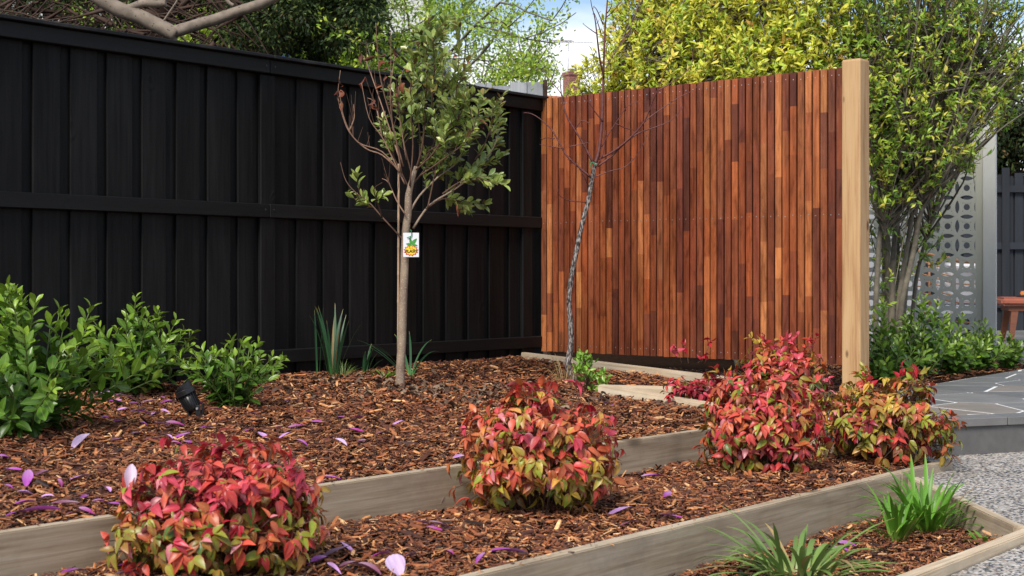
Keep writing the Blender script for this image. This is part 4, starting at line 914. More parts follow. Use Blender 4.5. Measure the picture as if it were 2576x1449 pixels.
for sg in (-1, 1): mm.box((sg*.030-.003+.004, -.018, -.035), (sg*.030+.003+.004, .014, .045))
mm.box((-.028, -.018, -.035), (.036, .014, -.028)); mm.build('bracket', M_plastic, spot)
mm = MB(); mm.tube([(.016, -.034, .026), (.016, -.040, .026)], [.0062, .0045], 12); scr_ = mm.build('screw', M_steel, spot)
mm = MB(); mm.box((.008, -.032, -.03), (.030, -.026, .04)); bevel_me = mm.mesh('bracket_arm', M_plastic); bevel(bevel_me, .003); arm_ = link('bracket_arm', bevel_me, spot); scr_.parent = arm_
mm = MB(); mm.tube([(.004, 0, -.03), (.004, 0, -.12)], [.008, .002], 8); mm.build('spike', M_plastic, spot)

# ------------------------------------------------------------------ fallen magnolia petals
def petal_proto(k, L, w, curl, cup, tw):
    n = 7; V = []; Lf = []
    for i in range(n+1):
        t = i/n; ww = w*(math.sin(math.pi*min(1, (t*.93+.05))**1.15)**.7)/2; ww = max(ww, .03*w)
        for j in range(5):
            u = (j-2)/2; x = u*ww; z = cup*u*u*ww*1.4+curl*L*(math.sin(t*math.pi)*.5-.1)+tw*x*(t-.5); V.append((x, (t-.5)*L, z)); Lf.append((t, abs(u), 0))
    F = [(i*5+j, i*5+j+1, i*5+j+6, i*5+j+5) for i in range(n) for j in range(4)]
    return np.array(V), np.array(F), np.array(Lf)
def petalmat():
    m, nt, b, out = new_mat('petal'); oi = nt.nodes.new("ShaderNodeObjectInfo"); lf = nt.nodes.new("ShaderNodeAttribute"); lf.attribute_name = "lf"; sp = nt.nodes.new("ShaderNodeSeparateColor"); nt.links.new(lf.outputs['Color'], sp.inputs[0])
    al = ramp(nt, sp.outputs[0], [(0.3, (0, 0, 0)), (1.0, (.42, .42, .42))]); c = mixc(nt, al.outputs[0], oi.outputs['Color'], mixc(nt, .75, oi.outputs['Color'], (.66, .55, .68)))
    n = noise(nt, coords(nt, (60, 4, 4)), 2.0, 3); vr = ramp(nt, n, [(.3, (.75, .72, .78)), (.7, (1.1, 1.1, 1.1))]); c = mixc(nt, 1.0, c, vr.outputs[0], 'MULTIPLY')
    nt.links.new(c, b.inputs['Base Color']); b.inputs['Roughness'].default_value = .5; return m
M_petal = petalmat(); PM = []
for k, (L, w, cu, cp_, tw) in enumerate(((.10, .026, .04, .3, .5), (.085, .032, -.03, .25, -.6), (.105, .022, .05, .5, 1.0), (.07, .028, .03, .4, .8), (.085, .056, .06, .3, .1), (.095, .042, .08, .4, .3))):
    V, F, Lf = petal_proto(k, L, w, cu, cp_, tw); PM.append(np_mesh('petal', V, F, M_petal, lf=Lf))
PUR = (158, 70, 154); MAG = (150, 44, 118); LIL = (192, 142, 196); PAL = (190, 164, 192); DUS = (120, 70, 88)
random.seed(77)
def petal(x, y, kind, col, yaw, label, zone, group, tilt=0.0, s=1.0):
    # intersect the view ray with the bed
    d = 5.0
    for it in range(40):
        p = P(x, y, d); zt = zfield(p.x, p.y)+.018; d += (p.z-zt)*1.2
    p = P(x, y, d); o = link('petal', PM[kind]); o.location = (p.x, p.y, zfield(p.x, p.y)+.016+.02*tilt); o.rotation_euler = (random.uniform(-.15, .15)+tilt, random.uniform(-.35, .35), yaw); o.scale = (s*.88, s*.88, s*.88)
    c = s2l(col); f = random.uniform(.85, 1.15); o.color = (c[0]*f, c[1]*f, c[2]*f, 1)
    tag(o, label, 'petal', group)
big = [(1110, 1269, 5, PAL, -.7, 'large pale lilac petal propped against the sleeper left of the orange bush', .7, 1.25), (996, 1430, 4, PAL, .3, 'round pale pink petal at the bottom edge, nearest the camera', .5, 1.15), (204, 1116, 5, PAL, -.5, 'large whitish petal under the left shrub', .5, 1.2), (857, 1116, 4, PAL, 1.2, 'white petal in the middle of the upper mulch bed', .4, .75),
       (405, 1068, 0, LIL, .9, 'long lilac petal in front of the black spotlight', .1, 1.2), (887, 1080, 1, MAG, 1.4, 'magenta boat-shaped petal right of centre in the upper bed', .1, 1.25), (1280, 1386, 2, PUR, -1.4, 'long purple petal lying on the front sleeper top', 0, 1.2), (2107, 1379, 1, PUR, 1.3, 'purple petal in the lowest bed above the spreading grass clump', .1, 1.2), (2130, 1368, 0, PUR, .6, 'thin purple petal crossing another in the lowest bed', .1, 1.0),
       (70, 1209, 1, PUR, .2, 'upright purple petal at the far left of the upper bed', .5, 1.2), (95, 1284, 2, PUR, 1.4, 'long flat purple petal at lower left just behind the sleeper', .0, 1.5), (923, 1432, 5, DUS, 1.0, 'dusky pink petal left of the round pale one', .1, 1.2), (1644, 1198, 2, PUR, 1.4, 'purple petal under the sleeper right of the orange bush', .1, 1.1), (1561, 1285, 0, LIL, -1.0, 'lilac petal at the right foot of the orange bush', .1, 1.3),
       (759, 1114, 0, PUR, .7, 'violet petal above the sleeper right of the front left bush', .2, 1.0), (1529, 1017, 1, PUR, 1.0, 'lone violet petal in the mulch near the pointed timber corner', .3, .9), (869, 1375, 1, LIL, .8, 'lilac petal in the middle bed below the sleeper knot', .2, 1.0), (844, 1388, 0, DUS, -.9, 'brownish pink petal beside a lilac one in the middle bed', .1, 1.2), (1689, 1298, 1, PUR, 1.3, 'purple petal behind the front sleeper below the large red bush', .1, 1.0), (1679, 1245, 1, PUR, -.5, 'small purple petal below the large red bush', .2, .9)]
for x, y, k, c, yw, lb, tl, s in big: petal(x, y, k, c, yw, lb, '', 'fallen magnolia petals', tl, s)
zones = [('small petals around the spotlight', 'fallen petals around the spotlight', [(287, 974), (306, 991), (360, 982), (408, 998), (424, 1010), (498, 1014), (351, 1036), (297, 1106), (376, 1106), (348, 1093), (443, 1116), (424, 1100), (249, 988), (373, 1010), (287, 1007), (320, 1000), (390, 1040), (460, 1095), (270, 985), (340, 1015), (310, 1030), (415, 1035), (520, 1075), (265, 1050), (330, 970), (395, 975), (300, 1060), (440, 1065), (360, 1065), (540, 1030), (560, 1060), (470, 1110)]),
         ('small petals amid the upper bed', 'fallen petals in the centre of the upper bed', [(638, 1042), (638, 1058), (628, 1081), (777, 1035), (752, 1073), (857, 1051), (1002, 1065), (838, 1101), (910, 1108), (736, 1007), (790, 1060), (700, 1075), (834, 1203), (1157, 1164), (720, 1095), (660, 1095), (960, 1090), (900, 1050)]),
         ('small petals at lower left', 'fallen petals at lower left', [(63, 1241), (63, 1266), (187, 1291), (218, 1285), (218, 1250), (250, 1260), (202, 1200), (30, 1180), (270, 1230), (120, 1250), (20, 1225), (150, 1215), (110, 1190), (40, 1290), (165, 1265), (280, 1265), (10, 1150)]),
         ('small petals in the middle bed', 'fallen petals in the middle bed', [(316, 1420), (187, 1437), (323, 1443), (668, 1405), (756, 1412), (1069, 1317), (1110, 1323), (803, 1407), (755, 1417), (1129, 1391), (1208, 1404), (1587, 1316), (700, 1420), (1090, 1330), (880, 1420), (960, 1395), (1030, 1400), (840, 1430)])]
ORD = ('first', 'second', 'third', 'fourth', 'fifth', 'sixth', 'seventh', 'eighth', 'ninth', 'tenth', 'eleventh', 'twelfth', 'thirteenth', 'fourteenth', 'fifteenth', 'sixteenth', 'seventeenth', 'eighteenth', 'nineteenth', 'twentieth', 'twenty-first', 'twenty-second', 'twenty-third', 'twenty-fourth', 'twenty-fifth', 'twenty-sixth', 'twenty-seventh', 'twenty-eighth', 'twenty-ninth', 'thirtieth', 'thirty-first', 'thirty-second', 'thirty-third')
CN = {PUR: 'purple', MAG: 'magenta', LIL: 'lilac', DUS: 'dusky pink'}
for lb, gp, ptsz in zones:
    for i, (x, y) in enumerate(sorted(ptsz)):
        c = random.choice((PUR, PUR, MAG, LIL, DUS, PUR))
        petal(x, y, random.choice((0, 1, 2, 3, 3)), c, random.choice((1.4, -1.3, .8, -.8))+random.uniform(-.5, .5), '%s petal, %s from the left of the %s' % (CN[c], ORD[i], lb), '', gp, random.uniform(0, .2), random.uniform(.7, 1.0))
# petal caught in the front left bush
o = link('petal', PM[5]); o.location = P(328, 1200, 3.87); o.scale = (.8, .8, .8); o.rotation_euler = (1.1, .1, .25); o.color = (*s2l((196, 170, 184)), 1); tag(o, 'cream and pink petal caught on the left side of the front left bush', 'petal', 'fallen magnolia petals')
# leaf litter below the ficus
r = np.random.default_rng(17); n = 420; q = np.array([(a, b) for a, b in zip(r.normal(-.35, .45, n), r.normal(7.35, .28, n))]); zq = np.array([zfield(a, b)+.012 for a, b in q])
me = bulk('leaf_litter', DL, np.concatenate([q, zq[:, None]], 1), frames(np.concatenate([r.standard_normal((n, 2)), .1*r.standard_normal((n, 1))], 1), np.array((0, 0, 1))+.3*rvec(r, n)), r.uniform(.035, .06, n), pick(r, ((122, 100, 80), (98, 76, 60), (140, 118, 96), (86, 60, 46)), (2, 2, 1, 1), n), DLs, r.integers(0, 2, n))
tag(link('leaf_litter', me), 'grey-brown dry leaf litter around the tagged tree', 'leaf litter', kind='stuff')

# ------------------------------------------------------------------ yellow-green trees behind the screen
def leafy_tree(name, label, blobs, shoots, seedn, trunks, palette, w, base, nobj=300, sl=(.038, .060), limbs=60, nlv=(6, 10), tr_r=.026, palette2=None):
    r = np.random.default_rng(seedn); random.seed(seedn); root = empty(name, base); tag(root, label, 'tree', 'trees behind the slat screen')
    ends = []
    for pl, rad in trunks:
        path = smooth_path(pl, 4); mm = MB(); mm.tube([p-base for p in path], np.linspace(rad, rad*.35, len(path)), 9, wob=.06); mm.build('trunk', M_bark, root); ends += path[len(path)//2:]
    vol = np.array([b[3]*b[4]*b[5]*b[6] for b in blobs]); cnt = r.multinomial(shoots, vol/vol.sum()); pos, ax, nr, sc, cc = [], [], [], [], []; tw = MB(); br = MB()
    pa = np.array([s2l(c) for c in palette]); w = np.array(w, float)/sum(w); pb = np.array([s2l(c) for c in (palette2 or palette)])
    P_, D_ = [], []
    for b, k in zip(blobs, cnt):
        c = np.array(b[:3]); rad = np.array(b[3:6]); v = rvec(r, k); f = np.where(r.uniform(0, 1, k) < .65, r.uniform(.78, 1.05, k), r.uniform(.2, .8, k)); p = c+v*rad*f[:, None]; P_.append(p); D_.append(nrm(v+np.array((0, 0, .7))+.5*rvec(r, k)))
    P_ = np.concatenate(P_); D_ = np.concatenate(D_)
    keep = (P_[:, 1] > 8.2); P_ = P_[keep]; D_ = D_[keep]
    for i in range(len(P_)):
        p, d = P_[i], D_[i]; l = r.uniform(.06, .16); s0 = p-d*l-np.array((0, 0, .03)); tw.tube([Vector(s0)-base, Vector(p)-base], [.0028, .0015], 3, False); k = r.integers(*nlv); tcol = pa[r.choice(len(pa), p=w)]
        for j in range(k):
            t = r.uniform(.25, 1); v = rvec(r, 1)[0]; v = v-d*np.dot(v, d); v /= np.linalg.norm(v)+1e-9
            pos.append(s0+(p-s0)*t); ax.append(v*r.uniform(.5, 1.1)+d*r.uniform(.3, 1.1)); nr.append(d*.6-.3*v+SV*.9+.45*r.standard_normal(3)); sc.append(r.uniform(*sl)); cc.append((tcol if r.uniform() < .7 else pa[r.choice(len(pa), p=w)])*r.uniform(.75, 1.2))
    for i in r.choice(len(P_), min(limbs, len(P_)), replace=False):
        e = ends[r.integers(0, len(ends))]; q = Vector(P_[i]); m_ = e.lerp(q, .5)+Vector((r.uniform(-.1, .1), r.uniform(-.1, .1), r.uniform(-.05, .12))); L = (q-e).length
        br.tube([p-base for p in smooth_path([e, m_, q], 3)], np.linspace(.011 if L > .6 else .006, .002, 7), 5, False)
    tag(br.build('limbs', M_bark, root), kind='stuff'); tag(tw.build('twigs', M_stem, root), kind='stuff')
    n = len(pos); cc = np.array(cc)
    posa = np.array(pos); sca = np.array(sc); dep = posa[:, 1]
    score = -dep+.8*(posa[:, 2] < 2.7)+r.uniform(0, .3, n)
    put_leaves(root, YLb, YLm, posa, frames(np.array(ax), np.array(nr)), sca, cc, r.integers(0, 3, n), YLs, nobj, score=score); return root
def blob(x, y, d, rx, ry, rz, w=1.0):
    p = P(x, y, d); return (p.x, p.y, p.z, rx, ry, rz, w)
Y1 = [blob(1560, 215, 10.2, .38, .35, .30, 1.3), blob(1620, 130, 10.4, .40, .4, .40, 1.2), blob(1700, 30, 10.5, .5, .5, .5), blob(1730, 170, 10.0, .45, .4, .42, 1.2), blob(1850, 80, 10.1, .5, .5, .55), blob(1880, 190, 9.7, .45, .4, .35, 1.2), blob(2010, 60, 9.8, .5, .45, .55), blob(2020, 180, 9.6, .4, .35, .33, 1.2), blob(1480, 240, 10.3, .2, .2, .12, 1.3), blob(1600, 60, 10.7, .22, .25, .35), blob(1780, -80, 10.6, .7, .5, .4, .6), blob(2000, -80, 10.2, .6, .5, .4, .6)]
tb = Vector((1.9, 10.6, -.2))
T1 = [([tb, Vector((1.7, 10.6, 1.2)), Vector((1.4, 10.5, 2.0)), P(1680, 60, 10.5)], .03), ([tb+Vector((.1, 0, 0)), Vector((2.0, 10.5, 1.3)), P(1900, 120, 10.2), P(1950, -40, 10.2)], .03), ([tb-Vector((.1, 0, 0)), Vector((1.3, 10.5, 1.6)), P(1560, 230, 10.3), P(1530, 150, 10.4)], .02)]
leafy_tree('yellow_tree', 'bright yellow-green leafy tree rising above the slat screen', Y1, 3700, 201, T1, ((230, 224, 84), (214, 218, 78), (188, 206, 72), (234, 216, 96), (156, 184, 64), (230, 180, 92)), (5, 5, 4, 2, 2, .5), tb, sl=(.042, .066), limbs=220)
Y2 = [blob(2150, 70, 9.6, .45, .4, .45), blob(2190, 200, 9.3, .32, .3, .28, .9), blob(2290, 60, 9.7, .5, .45, .5, .7), blob(2330, 210, 9.5, .42, .4, .35, .7), blob(2300, 340, 9.4, .42, .4, .22, .6), blob(2240, 280, 9.5, .3, .3, .3, .7), blob(2430, 120, 9.9, .5, .4, .5, .6), blob(2420, 290, 9.8, .3, .3, .22, .8), blob(2520, 60, 9.8, .45, .4, .5, .6), blob(2530, 210, 9.9, .35, .35, .30, .55), blob(2250, 430, 9.9, .32, .3, .25, .35), blob(2300, -60, 9.8, .8, .5, .4, .5), blob(2370, 410, 9.6, .2, .2, .16, 1.0), blob(2440, 380, 9.7, .16, .2, .18, 1.0), blob(2210, 380, 9.4, .2, .2, .25, .9), blob(2290, 450, 9.5, .22, .2, .2, .6), blob(2225, 500, 9.5, .15, .2, .25, .45), blob(2330, 500, 9.7, .16, .2, .2, .4), blob(2215, 720, 9.5, .12, .15, .25, .5), blob(2290, 600, 10.4, .3, .25, .3, .3), blob(2235, 660, 10.2, .2, .3, .35, .5), blob(2260, 560, 10.3, .25, .3, .2, .4), blob(2540, 300, 10.0, .2, .3, .12, .6), blob(2350, 150, 10.6, .9, .4, .6, .35)]
tb2 = Vector((2.75, 10.15, .15)); d = 10.05
def tk(*a, d=10.0): return [P(x, y, d+(.0 if i else .0)+.03*i) for i, (x, y) in enumerate(a)]
T2 = [(tk((2206, 935), (2203, 792), (2211, 619), (2219, 546), (2233, 460), (2262, 380), (2300, 240), d=9.7), .022), (tk((2228, 930), (2232, 740), (2234, 619), (2231, 492), (2238, 428), (2230, 300), (2210, 150), d=10.1), .022), (tk((2240, 930), (2245, 720), (2252, 587), (2268, 476), (2281, 396), (2330, 200), d=9.9), .026),
      (tk((2255, 930), (2262, 760), (2270, 700), (2287, 587), (2300, 508), (2316, 440), (2360, 300), (2430, 130), d=9.8), .023), (tk((2262, 930), (2266, 779), (2295, 651), (2311, 562), (2327, 492), (2343, 421), (2352, 300), (2400, 180), d=9.6), .023), (tk((2268, 930), (2275, 760), (2300, 600), (2356, 428), (2430, 330), (2520, 230), (2580, 190), d=10.2), .022),
      (tk((2215, 930), (2225, 700), (2216, 520), (2200, 420), (2190, 300), d=10.3), .020), (tk((2202, 540), (2222, 560), (2227, 590), d=9.65), .012), (tk((2250, 930), (2258, 700), (2258, 540), (2262, 430), (2290, 330), d=10.4), .02), (tk((2290, 930), (2300, 740), (2330, 600), (2385, 470), (2440, 400), d=10.3), .018)]
leafy_tree('multi_stemmed_tree', 'green tree with many slender grey trunks right of the pale post', Y2, 2300, 202, T2, ((186, 200, 72), (158, 186, 66), (128, 164, 60), (212, 212, 84), (102, 138, 50), (220, 206, 92)), (4, 5, 4, 2, 3, 1), tb2, limbs=760, sl=(.034, .056))

# ------------------------------------------------------------------ neighbouring trees
def tuft_mass(root, name, blobs, n, seedn, palette, w, size, mat, base, droop=.3, shell=.7, flat_=(1, 1, 1)):
    r = np.random.default_rng(seedn); vol = np.array([b[3]*b[4]*b[5]*b[6] for b in blobs]); cnt = r.multinomial(n, vol/vol.sum()); pos, out = [], []
    for b, k in zip(blobs, cnt):
        v = rvec(r, k); f = np.where(r.uniform(0, 1, k) < shell, r.uniform(.8, 1.05, k), r.uniform(.3, .8, k)); pos.append(np.array(b[:3])+v*np.array(b[3:6])*f[:, None]); out.append(v)
    pos = np.concatenate(pos); out = np.concatenate(out); k = len(pos); ax = nrm(out+.8*rvec(r, k)+np.array((0, 0, -droop)))
    col = pick(r, palette, w, k)*r.uniform(.7, 1.25, (k, 1))
    lp = [Tuft(.45), Tuft(.3)]
    me = bulk(name, lp, pos-np.array(base), frames(ax, nrm(out+.6*rvec(r, k))), r.uniform(*size, k), col, mat, r.integers(0, 2, k)); return tag(link(name, me, root), kind='stuff')
M_con = leafmat('conifer_foliage', False, rough=.7, transl=.12, rib=0); M_fresh = leafmat('fresh_foliage', False, rough=.5, transl=.35, rib=0)
M_cbark = plain('conifer_bark', s2l((66, 47, 36)), .9, 0, .4, 14, .6)
# dark conifer
cbp = Vector((-3.6, 13.2, -.2)); con = empty('conifer_tree', cbp); tag(con, 'dark green conifer with drooping foliage above the black fence', 'tree', 'trees beyond the black fence')
rr = random.Random(3)
cblobs = []
for k in range(120):
    x = rr.uniform(560, 950); y = rr.uniform(-120, 105)
    lim = 130 if x < 760 else 138-(x-760)*.32
    if y > lim: continue
    d = rr.uniform(12.2, 13.4); s_ = rr.uniform(.10, .24); cblobs.append(blob(x, y, d, s_, s_, s_*1.15))
for k in range(75):
    x = rr.uniform(-40, 580); y = rr.uniform(-150, 45); d = rr.uniform(12.6, 13.8); s_ = rr.uniform(.10, .22); cblobs.append(blob(x, y, d, s_, s_, s_))
for k in range(10): cblobs.append(blob(rr.uniform(700, 830), rr.uniform(110, 175), 13.0, .12, .12, .12))
tuft_mass(con, 'foliage', cblobs, 62000, 301, ((66, 86, 40), (50, 70, 34), (90, 108, 50), (112, 124, 58), (36, 50, 26), (112, 92, 54)), (5, 4, 3, 1.5, 3, .4), (.03, .062), M_con, cbp)
mm = MB(); pth = smooth_path([cbp, Vector((-3.5, 13.2, 1.5)), Vector((-3.3, 13.2, 3.4)), Vector((-3.2, 13.2, 6))], 4); mm.tube([p-cbp for p in pth], np.linspace(.17, .1, len(pth)), 10, wob=.06); mm.build('trunk', M_cbark, con)
mm = MB(); pth = smooth_path([P(540, 150, 13.3), P(620, 148, 12.9), P(690, 125, 12.7), P(730, 60, 12.7), P(760, -40, 12.8)], 4); mm.tube([p-cbp for p in pth], np.linspace(.085, .05, len(pth)), 9, wob=.08); mm.build('limb', M_cbark, con)
mm = MB()
for k in range(330):
    x = rr.uniform(-60, 640); y = rr.uniform(-60, 150); d = rr.uniform(11.8, 14.2); p = P(x, y, d); a = rr.uniform(-.9, .9); L = rr.uniform(.25, .9); dv = Vector((math.cos(a)*rr.choice((-1, 1)), rr.uniform(-.5, .5), math.sin(a)-.3)).normalized()
    q = [p-cbp, p+dv*L*.5+Vector((0, 0, rr.uniform(-.06, .06)))-cbp, p+dv*L+Vector((0, 0, -.08))-cbp]; mm.tube(q, [rr.choice((.006, .01, .02, .03)), .007, .003], 4, False)
tag(mm.build('dead_twigs', M_cbark, con), kind='stuff')
# second dark conifer closing the view at the far left
c2 = Vector((-5.5, 17.5, -.2)); con2 = empty('conifer_tree', c2); tag(con2, 'shadowy brown-green conifer at the top left, behind the thick bare limb', 'tree', 'trees beyond the black fence')
cb2 = [blob(rr.uniform(-120, 560), rr.uniform(-150, 60), rr.uniform(16.5, 18.5), .4, .4, .4) for k in range(46)]
tuft_mass(con2, 'foliage', cb2, 26000, 302, ((30, 36, 20), (40, 46, 24), (58, 44, 30), (48, 58, 28)), (3, 3, 2, 1), (.06, .11), M_con, c2)
mm = MB(); pth = [c2, c2+Vector((.1, 0, 3)), c2+Vector((.2, 0, 7))]; mm.tube([p-c2 for p in pth], [.22, .17, .1], 10, wob=.05); mm.build('trunk', M_cbark, con2)
# thick bare magnolia limb just behind the fence
mg = P(-260, -260, 8.2); mag = empty('magnolia_tree', Vector((mg.x, mg.y+.6, -.2))); tag(mag, 'thick smooth grey magnolia limb forking just above the fence top at left', 'tree', 'trees beyond the black fence'); mo = mag.location.copy()
M_mag = trunkmat('magnolia_bark', s2l((92, 80, 68)), s2l((138, 124, 108)), s2l((74, 60, 46)), 30, .1)
dm = 7.9
for nm, pl, r0, r1, n in (('limb', [(170, -90), (225, -25), (290, 20), (350, 42), (400, 66), (445, 88)], .045, .042, 14), ('limb', [(418, 84), (452, 76), (490, 64), (545, 48), (600, 28), (650, 12), (700, -12), (780, -60)], .035, .027, 12), ('stub', [(296, 28), (330, 20), (360, 8), (395, 10), (418, 8)], .026, .020, 10), ('twig', [(412, 52), (428, 28), (445, 2), (455, -30)], .006, .005, 6), ('branch', [(560, -20), (575, 5), (588, 14)], .012, .010, 8)):
    pth = smooth_path([P(x, y, dm+(.10 if nm != 'limb' else 0)*0) for x, y in pl], 4); mm = MB(); mm.tube([p-mo for p in pth], np.linspace(r0, r1, len(pth)), n, wob=.05); mm.build(nm, M_mag, mag)
mm = MB(); pth = smooth_path([Vector((mo.x, mo.y, -.25)), Vector((mo.x+.05, mo.y, 1.2)), P(-150, -330, 8.1), P(20, -230, 8.0), P(170, -90, dm)], 4); mm.tube([p-mo for p in pth], np.linspace(.11, .045, len(pth)), 12, wob=.04); mm.build('trunk', M_mag, mag)
# fresh green deciduous tree
lt = Vector((-1.1, 16.5, -.2)); fresh = empty('spring_tree', lt); tag(fresh, 'airy fresh green spring tree above the fence, left of the chimney', 'tree', 'trees beyond the black fence')
random.seed(44); r = np.random.default_rng(44); tips = []; trn = MB(); brn = MB()
def xmax(z): return float(np.interp(z, [2.0, 3.0, 3.3, 3.75, 3.9, 4.2, 5.5], [.5, .5, .55, .35, .1, -.12, -.35]))
def grow(p, d, L, rad, lev):
    n = 3; pp = [p.copy()]; dd = d.copy()
    for i in range(n):
        dd = (dd+Vector((random.gauss(0, .16), random.gauss(0, .16), random.gauss(0.02, .12)))).normalized(); pp.append(pp[-1]+dd*(L/n))
    if lev > 0 and pp[-1].x > xmax(pp[-1].z)+.05: return
    (trn if lev < 2 else brn).tube([q-lt for q in pp], np.linspace(rad, rad*.62, n+1), 7 if lev < 2 else 4, False)
    if lev >= 3: tips.extend(pp[1:])
    if lev >= 5 or pp[-1].x > xmax(pp[-1].z)-.1: return
    for k in range(3 if lev < 4 else 2):
        a = random.uniform(0, 2*math.pi); sp_ = random.uniform(.35, .85); u = dd.cross(Vector((.2, .3, .9))).normalized(); w = dd.cross(u)
        nd = (dd*math.cos(sp_)+(u*math.cos(a)+w*math.sin(a))*math.sin(sp_)).normalized(); nd.z = nd.z*.85+.06; st_ = pp[random.choice((2, 3, 3))]
        grow(st_, nd.normalized(), L*random.uniform(.62, .84), rad*.58, lev+1)
for (dx, dz, az) in ((-.25, 1, .0), (.15, 1, .3), (-.6, .8, .2), (.0, 1, -.3), (-.9, .8, .1)):
    grow(lt+Vector((dx*.2, 0, .1)), Vector((dx*.6, az, dz)).normalized(), 2.1, .052, 0)
for (sx, sz, dx, dz, L_) in ((-.75, 2.2, 1, .32, 1.0), (-.6, 2.5, 1, .45, .95), (-.5, 2.3, 1, .2, .9), (-.8, 2.7, 1, .55, .9), (-.3, 2.6, .9, .3, .7), (-.45, 2.9, .9, .5, .75), (-.9, 2.9, .6, .8, .8), (-.2, 2.4, .9, .15, .7)):
    st_ = Vector((sx, 16.5+random.uniform(-.4, .4), sz)); trn.tube([q-lt for q in smooth_path([lt+Vector((.1, 0, .1)), lt+Vector((.15, 0, 1.5)), st_], 3)], np.linspace(.045, .024, 7), 7, False); grow(st_, Vector((dx, random.uniform(-.3, .3), dz)).normalized(), L_, .02, 2)
trn.build('trunk', M_bark, fresh); tag(brn.build('branches', M_bark, fresh), kind='stuff')
tp_ = np.array([tuple(t) for t in tips]); tp_ = np.array([t for t in tp_ if t[0] < xmax(t[2])]); k = 60000; idx = r.integers(0, len(tp_), k); pos = tp_[idx]+r.normal(0, .055, (k, 3)); 
me = bulk('foliage', [Tuft(.5)], pos-np.array(lt), frames(rvec(r, k)+np.array((0, 0, .3)), rvec(r, k)+np.array((0, 0, .6))), r.uniform(.035, .062, k), pick(r, ((176, 198, 66), (150, 184, 60), (196, 210, 84), (124, 160, 54)), (3, 3, 2, 2), k)*r.uniform(.75, 1.2, (k, 1)), M_fresh, np.zeros(k, int)); tag(link('foliage', me, fresh), kind='stuff')
# low fresh shrubs over the fence
fs = P(880, 300, 14.5); fs.z = -.2; sh = empty('bushy_shrub', fs); tag(sh, 'lime green bush poking over the black fence below the conifer', 'shrub')
bl = [blob(x, y, rr.uniform(14, 15), rr.uniform(.15, .3), .25, rr.uniform(.1, .2)) for x, y in ((780, 165), (830, 150), (860, 175), (900, 160), (940, 180), (980, 165), (1000, 200), (890, 140), (1040, 190), (820, 190), (930, 210))]
tuft_mass(sh, 'foliage', bl, 5200, 303, ((150, 180, 50), (120, 156, 46), (172, 190, 66)), (2, 2, 1), (.04, .07), M_fresh, fs, 0)
mm = MB()
for k in range(26): q = P(rr.uniform(790, 1030), rr.uniform(150, 210), 14.6); mm.tube([Vector((0, 0, 0)), (q-fs)*.6+Vector((rr.uniform(-.2, .2), 0, 0)), q-fs], [.02, .012, .005], 5, False)
mm.build('stems', M_bark, sh)['kind'] = 'stuff'
# dark far trees at right
for i, (x, y, d, rx, rz, lb) in enumerate(((2545, 330, 22.5, 1.1, 1.6, 'dark green tree above the back fence at the right edge'), (2330, 380, 24, 1.6, 1.1, 'dark tree mass seen between the slender grey trunks'), (2080, 330, 25, 2.0, .9, 'dark tree hidden behind the slat screen and yellow foliage'))):
    c = P(x, y, d); ft = Vector((c.x, c.y, -.2)); o = empty('far_tree', ft); tag(o, lb, 'tree', 'dark trees beyond the back fence'); bl = [(c.x+rr.gauss(0, rx*.5), c.y+rr.gauss(0, .5), c.z+rr.gauss(0, rz*.45), rr.uniform(.3, .6), .5, rr.uniform(.3, .5), 1) for k in range(34)]
    tuft_mass(o, 'foliage', bl, 15000, 310+i, ((50, 66, 28), (38, 52, 24), (72, 86, 36), (96, 78, 44)), (3, 3, 2, .5), (.07, .13), M_con, ft)
    mm = MB(); mm.tube([(0, 0, 0), (0.05, 0, c.z*.6), (0, 0, c.z+.8)], [.15, .11, .05], 8); mm.build('trunk', M_cbark, o)

# ------------------------------------------------------------------ grey paling fence beyond
gf = P(1368, 300, 12.2); gfo = empty('grey_fence', (gf.x, gf.y, -.2), R(8)); tag(gfo, 'pale grey weathered palings showing above the black fence in the corner', 'fence')
M_gpal = wood('grey_paling', [(.25, s2l((150, 152, 156))), (.75, s2l((206, 208, 212)))], 2, 50, .85, .3); x = 0.0; random.seed(3)
for i in range(7):
    w_ = random.uniform(.14, .17); mm = MB(); mm.box((-x-w_, .0 if i % 2 else .012, 0), (-x-.006, .014 if i % 2 else .026, 2.74+random.uniform(-.02, .02)-.010*i)); mm.build('paling', M_gpal, gfo); x += w_-.002
mm = MB(); mm.box((.0, -.01, 0), (.03, .05, 2.76)); mm.build('post', M_cbark, gfo)
# ------------------------------------------------------------------ far house with chimney
def brickmat():
    m, nt, b, o = new_mat('chimney_brick'); bt = nt.nodes.new("ShaderNodeTexBrick"); bt.inputs['Scale'].default_value = 4.2; bt.inputs['Color1'].default_value = (*s2l((150, 84, 66)), 1); bt.inputs['Color2'].default_value = (*s2l((112, 66, 58)), 1); bt.inputs['Mortar'].default_value = (*s2l((150, 130, 118)), 1); bt.inputs['Mortar Size'].default_value = .03
    c = coords(nt, (1, 1, 1)); 
    se = nt.nodes.new("ShaderNodeSeparateXYZ"); nt.links.new(c, se.inputs[0]); ad = nt.nodes.new("ShaderNodeMath"); nt.links.new(se.outputs[0], ad.inputs[0]); nt.links.new(se.outputs[1], ad.inputs[1]); cb_ = nt.nodes.new("ShaderNodeCombineXYZ"); nt.links.new(ad.outputs[0], cb_.inputs[0]); nt.links.new(se.outputs[2], cb_.inputs[1]); nt.links.new(cb_.outputs[0], bt.inputs['Vector'])
    nt.links.new(bt.outputs[0], b.inputs['Base Color']); b.inputs['Roughness'].default_value = .85; return m
M_brick = brickmat(); M_tile = plain('terracotta_tile', s2l((170, 98, 66)), .8, 0, .25, 3, .3)
